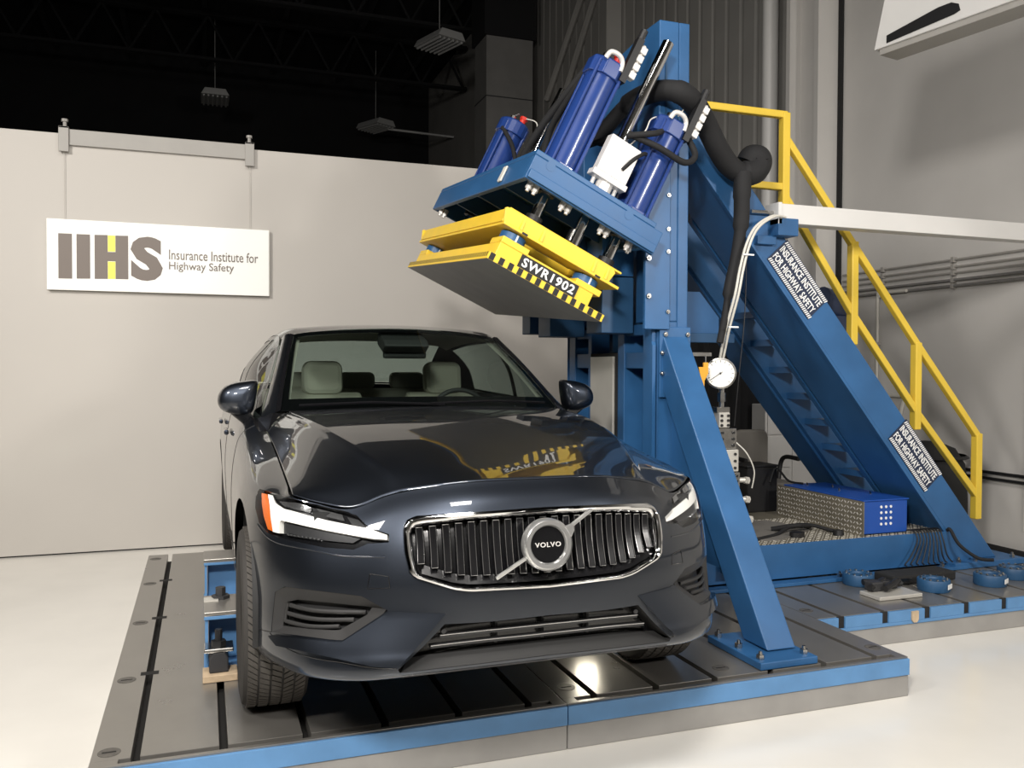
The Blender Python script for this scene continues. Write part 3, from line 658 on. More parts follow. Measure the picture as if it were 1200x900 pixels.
# load cells lying on the right bed
for k, (x, y, lab) in enumerate(((3.98, 3.86, 'blue load cell nearest the grey junk on the right bed'), (4.40, 3.85, 'blue load cell between two others on the right bed'),
                                 (4.68, 3.93, 'blue load cell at the right end of the row on the bed'), (3.66, 4.11, 'blue load cell beside the base panel behind the junk'))):
    t = thing('load_cell', lab, 'load cell', (x, y, .001), 'load cells lying on the right bed')
    MB().lathe([(0, .001), (.086, .001), (.089, .006), (.089, .062), (.086, .067), (.045, .067), (.04, .058), (0, .058)], 36, Matrix.Translation((x, y, 0))).build('body', 'rig_blue_shade_cell', t, smooth=35)
    for j in range(12):
        a = j*PI/6
        MB().cyl((x+.07*math.cos(a), y+.07*math.sin(a), .067), (x+.07*math.cos(a), y+.07*math.sin(a), .075), .008, n=6).build('screw', 'steel', t)
    if k < 3: MB().box(-.03, .03, -.0015, .0015, .022, .048, Matrix.Translation((x+.038, y-.0815, 0)) @ Matrix.Rotation(.44, 4, 'Z')).build('sticker', 'label_white', t)
# junk between them
jk = thing('tool_tray', 'open grey tray with black tools lying on the right bed', 'tray', (3.62, 3.88, .001))
MB().box(3.50, 3.80, 3.76, 3.92, .001, .022).build('tray', 'alu', jk, bevel=.004)
for p in (((3.52, 3.86, .05), (3.70, 3.95, .06)), ((3.55, 3.95, .06), (3.78, 3.90, .045)), ((3.60, 3.83, .045), (3.74, 3.88, .07))):
    MB().cyl(p[0], p[1], .018, n=8).build('tool', 'black', jk)
MB().box(3.54, 3.62, 3.86, 3.93, .023, .075).build('clamp', 'steel_dark', jk, bevel=.008)
MB().box(3.66, 3.74, 3.88, 3.96, .023, .06).build('clamp', 'steel_dark', jk, bevel=.008)
dk = thing('equipment_case', 'flat black equipment case under the hanging cables on the bed', 'case', (4.05, 4.08, .001))
MB().box(3.82, 4.30, 4.00, 4.16, .001, .055).build('case', 'black_matt', dk, bevel=.01)
MB().box(3.86, 3.95, 3.995, 4.0, .012, .04).build('latch', 'steel', dk)
# cables over the base panel
random.seed(11)
for k in range(9):
    x = 4.22 + k*.026; e = x + (k-6)*.020
    tag(MB().tube(spline([(x+.01, 4.34, .245), (x+.005, 4.262, .255), (x, 4.225, .20), ((x+e)/2-.01, 4.205, .11), (e, 4.20, .065), (e-.01, 4.175, .062)], 5), .0045, 6).build('signal_cable', 'black', None, smooth=70),
        ('leftmost', 'second from left', 'third from left', 'fourth from left', 'middle', 'fourth from right', 'third from right', 'second from right', 'rightmost')[k] + ' thin black cable drooping over the blue base panel', 'cable', 'cables drooping over the base panel')
tag(MB().tube(spline([(4.50, 4.26, .245), (4.50, 4.235, .25), (4.53, 4.19, .16), (4.61, 4.12, .085), (4.66, 4.05, .085)], 6), .011, 8).build('power_cable', 'black_rubber', None, smooth=70), 'thicker black cable running from the deck down to the load cells', 'cable')
tag(MB().tube(spline([(3.83, 5.2, .46), (3.90, 5.22, .56), (3.97, 5.17, .47), (4.0, 5.05, .464)], 6), .008, 8).build('power_cable', 'black_rubber', None, smooth=70), 'black cable looping from the cabinet to the blue control box', 'cable')
# floor cable along the right wall
tag(MB().tube(spline([(5.93, 5.3, FZ+.03), (5.92, 4.9, FZ+.03), (5.90, 4.4, FZ+.03), (5.9, 3.6, FZ+.03)], 6), .028, 8).build('floor_cable', 'black_rubber', None, smooth=70), 'thick black cable lying along the foot of the right wall', 'cable')
# black covered machine behind the handrail
bm_ = thing('covered_machine', 'black draped machine standing behind the lower end of the handrail', 'machine', (5.65, 5.35, FZ))
prof = [(0, .78), (.10, .775), (.22, .73), (.29, .62), (.31, .40), (.32, .0), (0, .0)]
MB().lathe([(r, FZ+.002+h*1.10) for r, h in reversed(prof)], 28, Matrix.Translation((5.62, 5.55, 0))).build('cover', 'black_matt', bm_, smooth=60)
MB().box(5.50, 5.62, 5.19, 5.235, .12, .16).build('buckle', 'wood', bm_)
MB().lathe([(.30, .0), (.325, .01), (.30, .03)], 28, Matrix.Translation((5.62, 5.55, .55))).build('strap', 'black', bm_)
# blue motor behind the upper label
mo = thing('fan_motor', 'dark blue motor mounted behind the diagonal beam near the handrail', 'motor', (3.75, 4.7, 1.6))
MB().cyl((4.02, 4.92, 1.74), (4.22, 4.92, 1.69), .11, n=20).build('housing', 'label_navy', mo, smooth=40)
MB().cyl((4.22, 4.92, 1.69), (4.28, 4.92, 1.675), .07, n=16).build('end_cap', 'black', mo, smooth=40)
MB().box(4.0, 4.18, 4.82, 4.98, 1.50, 1.64).build('bracket', 'label_navy', mo)
# conduits on the right wall
for k, (z, dz) in enumerate(((2.20, .0), (2.14, .0), (2.09, .0), (2.03, .0), (1.98, .0))):
    z2 = z
    c_ = tag(MB().cyl((5.955, 6.95, z), (5.955, -3, z2), .009 if k < 3 else .012, n=8).build('wall_conduit', 'pipe_grey' if k < 3 else 'concrete', None, smooth=40),
        ('uppermost thin grey conduit of the five on the right wall', 'second conduit from the top on the right wall', 'third thin grey conduit on the right wall, middle of the five',
         'darker conduit, fourth from the top on the right wall', 'lowest dark conduit of the five on the right wall')[k], 'conduit', 'conduits along the right wall')
    for y in (6.4, 5.6, 4.8): MB().box(5.94, 5.98, y, y+.03, z-.022, z+.022).build('clip', 'pipe_grey', c_)
for k, (z, lab) in enumerate(((.45, 'upper black cable clipped low on the right wall'), (.40, 'lower black cable clipped low on the right wall'))):
    tag(MB().cyl((5.955, 5.6, z), (5.955, -3, z+.02), .012, n=8).build('wall_cable', 'black', None, smooth=40), lab, 'cable')
vc = thing('vertical_conduit', 'white conduit bending down the right wall behind the handrail', 'conduit', (5.95, 6.3, .6))
MB().tube(spline([(5.93, 6.1, 1.98), (5.93, 6.37, 1.98), (5.93, 6.43, 1.95), (5.93, 6.45, 1.88), (5.93, 6.45, .4)], 6), .015, 8).build('pipe', 'cable_white', vc, smooth=60)
MB().box(5.90, 5.955, 6.43, 6.47, 1.5, 1.53).build('clip', 'pipe_grey', vc)
tag(MB().cyl((5.975, 4.93, FZ+.2), (5.975, 4.93, 8.6), .004, n=6).build('wall_wire', 'cable_white'), 'thin pale vertical wire running up the right wall', 'wire')
br = thing('wall_bracket', 'white tube bracket on the right wall behind the handrail', 'bracket', (5.8, 5.95, .9))
MB().cyl((5.955, 6.35, 1.035), (5.955, 6.13, 1.035), .018, n=8).cyl((5.955, 6.13, 1.035), (5.955, 6.20, .80), .018, n=8).build('arm', 'cable_white', br)
# white board high on the right
wb = thing('suspended_panel', 'white suspended panel with black stripe and grey lower rail at upper right', 'panel', (3.73, 3.64, 3.08))
wm = frame((3.65898, 4.03443, 0), (.186857, -.982387, 0), (.982387, .186857, 0), (0, 0, 1))   # local x along the panel, y away from the room
MB().prism([(0, 3.12), (.12, 3.62), (1.5, 3.72), (1.5, 3.12)], 'y', 0, .14, wm).build('panel', 'white_paint', wb, bevel=.004)
MB().prism([(.085, 3.135), (.085, 3.178), (.40, 3.226), (.475, 3.226), (.515, 3.205), (.525, 3.168), (.49, 3.158)], 'y', -.004, .001, wm).build('stripe', 'black', wb)
MB().box(.03, 1.5, .01, .17, 3.085, 3.12, wm).build('lower_rail', 'pipe_grey', wb, bevel=.003)
for x in (.5, 1.3): MB().cyl((x, .07, 3.64), (x, .07, 9.2), .006, n=6, m=wm).build('suspension_wire', 'steel', wb)

# ------------------------------------------------------------------ I-beam supports under the car
def ibeam(label, y0, y1):
    t = thing('support_beam', label, 'beam', (1.05, (y0+y1)/2, .0), 'blue support beams under the car')
    yc = (y0+y1)/2
    MB().box(.0, 2.12, y0, y1, .238, .256).build('top_flange', 'bed_steel', t, bevel=.003)
    MB().box(.001, 2.119, y0+.001, y1-.001, .223, .238).build('flange_core', 'bed_blue', t, bevel=.002)
    MB().box(.02, 2.10, yc-.012, yc+.012, .022, .223).build('web', 'bed_blue', t)
    MB().box(.0, 2.12, y0, y1, .001, .021).build('bottom_flange', 'bed_blue', t, bevel=.003)
    for x in (.005, .55, 1.1, 1.65, 2.10): MB().box(x, x+.012, y0+.01, y1-.01, .021, .223).build('stiffener', 'bed_blue', t)
    return t
f1 = ibeam('front blue steel support beam crossing under the car sill', 3.78, 4.06)
f2 = ibeam('rear blue steel support beam crossing under the car sill', 4.82, 5.05)
mb = MB(); mb.cyl((.07, 4.0, .256), (.07, 4.0, .27), .04, n=6); mb.cyl((.07, 4.0, .27), (.07, 4.0, .305), .022, n=6); mb.build('nut', 'steel_dark', f1)
mb = MB(); mb.box(.0, .06, 3.95, 4.01, .256, .262); mb.build('shim', 'alu', f1)
cl_ = thing('hold_down_clamp', 'steel hold-down clamp with bolt gripping the front blue support beam', 'clamp', (.055, 3.79, .0))
MB().prism([(.02, .03), (.02, .085), (.032, .115), (.082, .115), (.095, .085), (.095, .03)], 'y', 3.685, 3.778).build('body', 'steel_dark', cl_, bevel=.006)
MB().box(.0, .115, 3.68, 3.779, .115, .132).build('strap', 'steel', cl_, bevel=.004)
MB().cyl((.057, 3.72, .132), (.057, 3.72, .155), .03, n=6).cyl((.057, 3.72, .155), (.057, 3.72, .20), .015, n=10).build('bolt', 'black', cl_)
tag(MB().box(-.005, .13, 3.66, 3.775, .001, .03).build('wood_block', 'wood', bevel=.003), 'small pale wood block under the steel clamp on the bed', 'wood block')
# ------------------------------------------------------------------ unseen lamp added under the car for the bright patch on the bed
wl = thing('bed_glow_lamp', 'added unseen lamp on the bed beneath the nose of the car', 'lamp', (1.65, 3.60, .0))
MB().box(1.60, 1.71, 3.57, 3.65, .001, .02).build('base', 'black', wl, bevel=.004)
MB().box(1.645, 1.665, 3.60, 3.62, .02, .11).build('bracket', 'black', wl)
wm2 = axis_frame((1.655, 3.59, .16), (-.25, -.95, -.12))
MB().box(-.05, .05, -.055, .055, -.03, 0, wm2).build('housing', 'black', wl, bevel=.005)
MB().box(-.044, .044, -.049, .049, 0, .003, wm2).build('lens', 'lamp_glow', wl)
# ------------------------------------------------------------------ car body surface: control net of one half (x >= 0), columns run round the plan, rows bottom to top
CXC = 1.04          # car centre line
NET = [
 # C0 nose centre
 [(0,2.650,.312),(0,2.574,.335),(0,2.556,.41),(0,2.548,.52),(0,2.552,.63),(0,2.575,.745),(0,2.615,.845),(0,2.685,.905)],
 [(.25,2.660,.310),(.25,2.584,.332),(.25,2.566,.41),(.25,2.560,.52),(.25,2.564,.63),(.25,2.587,.745),(.25,2.626,.842),(.25,2.697,.900)],
 [(.46,2.690,.296),(.465,2.606,.325),(.46,2.604,.405),(.455,2.612,.52),(.452,2.618,.63),(.452,2.645,.735),(.452,2.690,.815),(.453,2.752,.868)],
 [(.58,2.750,.283),(.602,2.658,.312),(.602,2.660,.395),(.60,2.685,.51),(.598,2.694,.615),(.596,2.716,.695),(.594,2.750,.762),(.591,2.802,.818)],
 [(.68,2.840,.275),(.730,2.758,.305),(.740,2.762,.385),(.735,2.790,.50),(.732,2.800,.61),(.722,2.825,.705),(.708,2.852,.775),(.690,2.885,.828)],
 [(.75,2.970,.27),(.820,2.926,.302),(.834,2.926,.385),(.832,2.942,.50),(.830,2.950,.61),(.820,2.958,.715),(.800,2.962,.795),(.764,2.958,.845)],
 [(.80,3.10,.27),(.868,3.085,.302),(.880,3.085,.39),(.878,3.085,.51),(.876,3.085,.63),(.868,3.085,.745),(.842,3.085,.825),(.765,3.085,.862)],
 [(.83,3.25,.29),(.892,3.25,.325),(.903,3.25,.41),(.904,3.25,.53),(.903,3.25,.66),(.892,3.25,.77),(.860,3.25,.852),(.765,3.25,.884)],
 [(.84,3.45,.28),(.900,3.45,.32),(.913,3.45,.41),(.917,3.45,.54),(.917,3.45,.68),(.905,3.45,.795),(.868,3.45,.878),(.765,3.45,.909)],
 [(.85,3.75,.285),(.900,3.75,.32),(.912,3.75,.42),(.918,3.75,.56),(.918,3.75,.71),(.905,3.75,.83),(.870,3.75,.914),(.767,3.75,.947)],
 [(.85,4.06,.285),(.898,4.06,.32),(.910,4.06,.42),(.918,4.06,.57),(.919,4.06,.73),(.906,4.06,.86),(.872,4.06,.950),(.775,4.06,.985)],
 [(.85,4.40,.285),(.896,4.40,.32),(.908,4.40,.42),(.918,4.40,.58),(.920,4.40,.75),(.905,4.40,.89),(.880,4.40,.985),(.830,4.40,1.045)],
 [(.85,5.20,.285),(.896,5.20,.32),(.908,5.20,.42),(.919,5.20,.59),(.922,5.20,.77),(.907,5.20,.92),(.885,5.20,1.015),(.840,5.20,1.075)],
 [(.85,6.00,.285),(.896,6.00,.32),(.910,6.00,.42),(.922,6.00,.60),(.925,6.00,.79),(.910,6.00,.95),(.880,6.00,1.05),(.825,6.00,1.105)],
 [(.84,6.50,.27),(.890,6.50,.31),(.908,6.50,.43),(.922,6.50,.61),(.925,6.50,.80),(.905,6.50,.97),(.860,6.50,1.075),(.785,6.50,1.125)],
 [(.80,6.95,.30),(.850,6.95,.34),(.870,6.95,.45),(.880,6.95,.62),(.875,6.95,.81),(.850,6.95,.98),(.800,6.95,1.085),(.720,6.93,1.13)],
 [(.68,7.15,.32),(.720,7.18,.36),(.735,7.20,.47),(.740,7.21,.63),(.735,7.20,.82),(.715,7.18,.99),(.680,7.15,1.09),(.620,7.10,1.13)],
 [(0,7.22,.33),(0,7.25,.37),(0,7.27,.48),(0,7.28,.64),(0,7.27,.83),(0,7.25,1.0),(0,7.21,1.10),(0,7.15,1.14)],
]
NC, NR = len(NET), len(NET[0])
def _cr(a, b, c, d, t):
    return tuple(.5*((2*b[i]) + (c[i]-a[i])*t + (2*a[i]-5*b[i]+4*c[i]-d[i])*t*t + (3*b[i]-a[i]-3*c[i]+d[i])*t*t*t) for i in range(3))
def _ext(a, b): return tuple(2*a[i]-b[i] for i in range(3))
def _row(col, t):
    k = min(int(t), NR-2); f = t-k
    a = col[k-1] if k > 0 else _ext(col[0], col[1]); d = col[k+2] if k+2 < NR else _ext(col[NR-1], col[NR-2])
    return _cr(a, col[k], col[k+1], d, f)
def ring(s, t):
    sg = 1
    if s < 0: s = -s; sg = -1
    s = min(s, NC-1-1e-9); t = max(0, min(t, NR-1-1e-9))
    k = int(s); f = s-k
    g = lambda i: ([(-p[0], p[1], p[2]) for p in NET[-i]] if i < 0 else ([(-p[0], p[1], p[2]) for p in NET[2*(NC-1)-i]] if i >= NC else NET[i]))
    p = _cr(_row(g(k-1), t), _row(g(k), t), _row(g(k+1), t), _row(g(k+2), t), f)
    return (sg*p[0], p[1], p[2])
# ================================================================== the car
def glassmat(name, tint, gloss_rough=.01, f0=.04, amp=.9):
    m = bpy.data.materials.new(name); m.use_nodes = True; nt = m.node_tree
    for n_ in list(nt.nodes): nt.nodes.remove(n_)
    out = nt.nodes.new('ShaderNodeOutputMaterial'); mix = nt.nodes.new('ShaderNodeMixShader')
    tr = nt.nodes.new('ShaderNodeBsdfTransparent'); tr.inputs[0].default_value = (*tint, 1)
    gl = nt.nodes.new('ShaderNodeBsdfGlossy'); gl.inputs['Roughness'].default_value = gloss_rough
    lw = nt.nodes.new('ShaderNodeLayerWeight'); lw.inputs[0].default_value = .5
    pw = nt.nodes.new('ShaderNodeMath'); pw.operation = 'POWER'; pw.inputs[1].default_value = 5
    ma = nt.nodes.new('ShaderNodeMath'); ma.operation = 'MULTIPLY_ADD'; ma.inputs[1].default_value = amp; ma.inputs[2].default_value = f0
    nt.links.new(lw.outputs['Facing'], pw.inputs[0]); nt.links.new(pw.outputs[0], ma.inputs[0]); nt.links.new(ma.outputs[0], mix.inputs[0])
    nt.links.new(tr.outputs[0], mix.inputs[1]); nt.links.new(gl.outputs[0], mix.inputs[2])
    nt.links.new(mix.outputs[0], out.inputs[0]); MT[name] = m
    return m
glassmat('windshield', (.62, .70, .66)); glassmat('side_glass', (.55, .62, .60)); glassmat('lamp_lens', (.95, .96, .97), f0=.03, amp=.6)
mat('emblem_silver', (.74, .74, .73), .28, metal=.85)
mat('car_paint', (.047, .055, .071), .43, metal=1., coat=1., coatr=.012)
mat('car_black', (.006, .006, .007), .25, coat=.4)
mat('car_plastic', (.028, .0275, .0275), .55, bump=.1, bscale=300)
mat('car_trim', (.03, .03, .031), .4)
mat('tyre', (.035, .032, .029), .75)
mat('tyre_tread', (.075, .068, .060), .8, noise=.15, nscale=60)
mat('rim', (.35, .35, .36), .25, metal=.9)
mat('drl', (.92, .90, .84), .25, emit=(1, .95, .86), estr=.08)
mat('amber', (.80, .16, .015), .25, coat=.6)
mat('lamp_silver', (.55, .55, .55), .15, metal=.9)
mat('seat_beige', (.36, .34, .28), .8, bump=.2, bscale=90)
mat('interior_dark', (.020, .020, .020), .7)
mat('headliner', (.46, .44, .38), .9)

car = thing('car', 'dark blue sedan with chrome framed grille standing on the slotted bed', 'car', (CXC, 3.41, 0))
def W3(p): return (CXC+p[0], p[1], p[2])
def ring_n(s, t):
    e = 2e-3; s0 = max(s-e, -NC+1); t0 = max(t-e, 0); t1 = min(t+e, NR-1.0001)
    a, b = Vector(ring(s0, t)), Vector(ring(s+e, t)); c, d = Vector(ring(s, t0)), Vector(ring(s, t1))
    n_ = (b-a).cross(d-c)
    if n_.length < 1e-12: return Vector((0, -1, 0))
    n_.normalize()
    return n_ if s >= 0 else n_
_sg = 1 if ring_n(.5, 3).y < 0 else -1
def RP(s, t, off=0.):
    p = Vector(ring(s, t))
    if off: p += ring_n(s, t)*_sg*off
    return p
def CP(s, t, off=0.): return W3(RP(s, t, off))
def inside(p, poly):
    x, y = p; r = False; j = len(poly)-1
    for i in range(len(poly)):
        xi, yi = poly[i]; xj, yj = poly[j]
        if (yi > y) != (yj > y) and x < (xj-xi)*(y-yi)/(yj-yi)+xi: r = not r
        j = i
    return r
def dens(poly, step=.08, closed=True):
    out = []; n_ = len(poly)
    for i in range(n_ if closed else n_-1):
        a, b = poly[i], poly[(i+1) % n_]; L = math.hypot(b[0]-a[0], b[1]-a[1]); k = max(1, int(L/step))
        out += [(a[0]+(b[0]-a[0])*j/k, a[1]+(b[1]-a[1])*j/k) for j in range(k)]
    if not closed: out.append(poly[-1])
    return out
def solve_yz(y, z, s=8., t=3.):
    for _ in range(40):
        p = ring(s, t); e = 1e-3; a = ring(s+e, t); b = ring(s, t+e)
        j11, j21 = (a[1]-p[1])/e, (a[2]-p[2])/e; j12, j22 = (b[1]-p[1])/e, (b[2]-p[2])/e
        det = j11*j22-j12*j21
        if abs(det) < 1e-9: break
        ry, rz = y-p[1], z-p[2]
        s += max(-.5, min(.5, (ry*j22-rz*j12)/det)); t += max(-.5, min(.5, (rz*j11-ry*j21)/det)); t = max(.0, min(6.5, t)); s = max(4, min(NC-1.2, s))
    return s, t
def arch(yc, zc, r, s0):
    pts = []
    for k in range(25):
        a = math.radians(205 - k*230/24); y, z = yc-r*math.cos(a)*-1, zc+r*math.sin(a)
        if z > .31: pts.append(solve_yz(y, z, s0))
    a, b = pts[0], pts[-1]
    return [(a[0], -.3)] + pts + [(b[0], -.3)]
FT = {
'grille_out': [(0.000,5.769), (0.051,5.766), (0.147,5.762), (0.241,5.757), (0.335,5.752), (0.427,5.747), (0.519,5.743), (0.611,5.739), (0.703,5.736), (0.796,5.734), (0.890,5.734), (0.986,5.735), (1.079,5.737), (1.173,5.739), (1.268,5.742), (1.363,5.746), (1.459,5.751), (1.558,5.759), (1.658,5.769), (1.761,5.785), (1.913,5.671), (1.992,5.378), (1.996,5.136), (1.999,4.908), (2.000,4.695), (1.979,4.490), (1.956,4.290), (1.933,4.092), (1.831,3.947), (1.732,3.892), (1.635,3.839), (1.539,3.785), (1.446,3.731), (1.354,3.676), (1.264,3.620), (1.156,3.589), (1.050,3.554), (0.954,3.556), (0.860,3.556), (0.768,3.554), (0.677,3.552), (0.587,3.548), (0.496,3.543), (0.406,3.538), (0.316,3.532), (0.224,3.526), (0.131,3.519), (0.000,3.512)],
'grille_in': [(0.000,5.557), (0.065,5.554), (0.160,5.550), (0.254,5.546), (0.347,5.541), (0.439,5.536), (0.530,5.532), (0.622,5.527), (0.714,5.524), (0.807,5.521), (0.901,5.519), (0.997,5.518), (1.088,5.511), (1.180,5.502), (1.273,5.494), (1.367,5.486), (1.462,5.478), (1.558,5.471), (1.657,5.467), (1.758,5.466), (1.844,5.379), (1.872,5.217), (1.869,4.974), (1.865,4.748), (1.859,4.536), (1.835,4.328), (1.809,4.122), (1.750,4.034), (1.649,3.976), (1.550,3.920), (1.453,3.863), (1.357,3.805), (1.263,3.746), (1.156,3.715), (1.049,3.681), (0.953,3.682), (0.860,3.681), (0.767,3.680), (0.676,3.677), (0.586,3.673), (0.496,3.668), (0.406,3.662), (0.315,3.656), (0.223,3.650), (0.131,3.643), (0.000,3.635)],
'headlight': [(6.612,6.045), (6.189,6.279), (5.938,6.427), (5.664,6.596), (5.317,6.796), (4.960,6.932), (4.648,6.955), (4.385,6.955), (4.144,6.955), (3.908,6.955), (3.682,6.955), (3.469,6.955), (3.268,6.955), (3.088,6.873), (2.879,6.649), (2.797,6.396), (2.719,6.143), (2.642,5.899), (2.505,5.691), (2.373,5.498), (2.246,5.330), (2.259,5.047), (2.396,5.102), (2.538,5.168), (2.685,5.235), (2.839,5.191), (2.991,5.110), (3.147,5.128), (3.305,5.116), (3.465,5.083), (3.629,5.038), (3.776,5.032), (3.929,5.027), (4.090,5.028), (4.254,5.031), (4.425,5.031), (4.605,5.026), (4.801,5.009), (5.009,5.019), (5.259,4.993), (5.523,5.034), (5.836,5.044), (6.041,5.213), (6.284,5.377), (6.377,5.563), (6.521,5.734)],
'drl': [(6.192,6.224), (5.972,6.359), (5.495,6.210), (5.225,6.231), (4.994,6.205), (4.738,6.266), (4.509,6.294), (4.295,6.303), (4.089,6.303), (3.886,6.304), (3.691,6.319), (3.525,6.342), (3.365,6.347), (3.211,6.325), (3.063,6.268), (2.924,6.173), (2.788,6.043), (2.656,5.893), (2.532,5.701), (2.411,5.520), (2.295,5.358), (2.303,5.179), (2.459,5.296), (2.623,5.427), (2.760,5.563), (2.901,5.683), (3.044,5.771), (3.191,5.821), (3.344,5.839), (3.501,5.832), (3.662,5.807), (3.825,5.782), (3.994,5.763), (4.168,5.752), (4.344,5.739), (4.528,5.719), (4.723,5.690), (4.939,5.643), (4.988,5.538), (4.949,5.335), (4.919,5.139), (5.168,5.083), (5.279,5.309), (5.413,5.536), (5.520,5.731), (5.672,5.918), (5.892,6.083)],
'orange': [(6.475,6.003), (6.194,6.201), (5.902,6.063), (5.686,5.901), (5.534,5.719), (5.425,5.528), (5.299,5.310), (5.195,5.093), (5.412,5.049), (5.579,5.188), (5.765,5.321), (5.904,5.494), (6.075,5.666), (6.238,5.850)],
'up1': [(5.690,6.454), (5.325,6.661), (4.951,6.805), (4.675,6.851), (4.439,6.858), (4.221,6.848), (4.205,6.547), (4.383,6.511), (4.567,6.464), (4.761,6.402), (4.984,6.418), (5.254,6.381)],
'up2': [(4.059,6.876), (3.851,6.877), (3.654,6.892), (3.466,6.897), (3.288,6.875), (3.225,6.569), (3.425,6.599), (3.636,6.588), (3.857,6.561)],
'up3': [(3.156,6.775), (3.023,6.700), (2.897,6.593), (2.808,6.302), (2.721,6.016), (2.879,6.203), (3.044,6.348)],
'teeth1': [(4.9284, 6.3063), (4.1897, 6.4626), (3.9754, 6.2874), (4.3374, 6.2211)],
'low1': [(4.901,5.580), (4.693,5.625), (4.504,5.656), (4.326,5.677), (4.154,5.694), (3.984,5.708), (3.819,5.732), (3.660,5.761), (3.498,5.781), (3.340,5.785), (3.187,5.763), (3.039,5.708), (2.895,5.617), (3.067,5.437), (3.214,5.450), (3.364,5.436), (3.516,5.402), (3.671,5.356), (3.838,5.328), (4.013,5.307), (4.192,5.293), (4.377,5.279), (4.572,5.258), (4.783,5.226), (4.838,5.401)],
'teeth2': [(4.7677, 5.2081), (3.8098, 5.3559), (3.8053, 5.2834), (4.7189, 5.1545)],
'fog': [(4.835,3.343), (4.686,3.466), (4.550,3.581), (4.359,3.604), (4.182,3.617), (4.012,3.623), (3.850,3.621), (3.697,3.613), (3.550,3.599), (3.407,3.581), (3.267,3.561), (3.127,3.538), (2.987,3.515), (2.845,3.490), (2.706,3.382), (2.568,3.274), (2.432,3.167), (2.300,3.061), (2.410,2.966), (2.524,2.873), (2.642,2.783), (2.761,2.694), (2.881,2.606), (2.998,2.516), (3.111,2.426), (3.223,2.335), (3.326,2.341), (3.429,2.346), (3.563,2.364), (3.701,2.378), (3.845,2.387), (3.998,2.387), (4.162,2.376), (4.334,2.353), (4.519,2.318), (4.723,2.270), (4.958,2.208), (4.932,2.412), (4.912,2.605), (4.893,2.797), (4.876,2.972), (4.856,3.156)],
'fog_in': [(4.609,3.105), (4.466,3.175), (4.332,3.240), (4.167,3.258), (4.008,3.268), (3.857,3.270), (3.714,3.266), (3.576,3.256), (3.443,3.243), (3.312,3.228), (3.182,3.211), (3.051,3.194), (2.920,3.176), (2.785,3.156), (2.649,3.134), (2.787,2.936), (2.904,2.861), (3.018,2.787), (3.130,2.715), (3.240,2.644), (3.350,2.573), (3.534,2.569), (3.680,2.576), (3.831,2.577), (3.993,2.570), (4.164,2.552), (4.345,2.522), (4.539,2.480), (4.755,2.425), (4.727,2.640), (4.701,2.856)],
'tow': [(2.670,4.151), (2.299,4.022), (2.269,3.690), (2.726,3.696)],
'blade': [(2.285,3.026), (2.153,3.013), (2.029,3.001), (1.912,2.989), (1.799,2.979), (1.691,2.970), (1.585,2.960), (1.482,2.950), (1.381,2.939), (1.447,2.800), (1.512,2.665), (1.579,2.531), (1.646,2.398), (1.713,2.262), (1.782,2.120), (1.851,1.967), (1.923,1.810), (1.997,1.649), (2.074,1.478), (2.218,1.513), (2.374,1.547), (2.541,1.578), (2.691,1.642), (2.838,1.699), (2.980,1.750), (3.114,1.797), (3.246,1.843), (3.376,1.887), (3.506,1.929), (3.639,1.966), (3.776,1.998), (3.922,2.021), (4.079,2.031), (4.245,2.026), (4.423,2.006), (4.618,1.970), (4.747,2.062), (4.889,2.145), (4.670,2.208), (4.478,2.257), (4.302,2.292), (4.137,2.316), (3.981,2.329), (3.834,2.330), (3.696,2.324), (3.564,2.313), (3.435,2.298), (3.319,2.300), (3.203,2.300), (3.091,2.392), (2.978,2.483), (2.862,2.573), (2.743,2.661), (2.624,2.750), (2.507,2.839), (2.393,2.931)],
'intake': [(0, 2.70), (.705, 2.667), (1.388, 2.664), (1.55, 2.36), (1.72, 2.02), (1.90, 1.68), (2.08, 1.34), (2.04, 1.20), (.9, 1.22), (0, 1.27)],
}
AF = arch(3.41, .405, .372, 8.); AR = arch(6.28, .405, .372, 13.5)
CUTS = [FT['grille_out'], FT['headlight'], FT['fog'], FT['intake'], AF, AR]
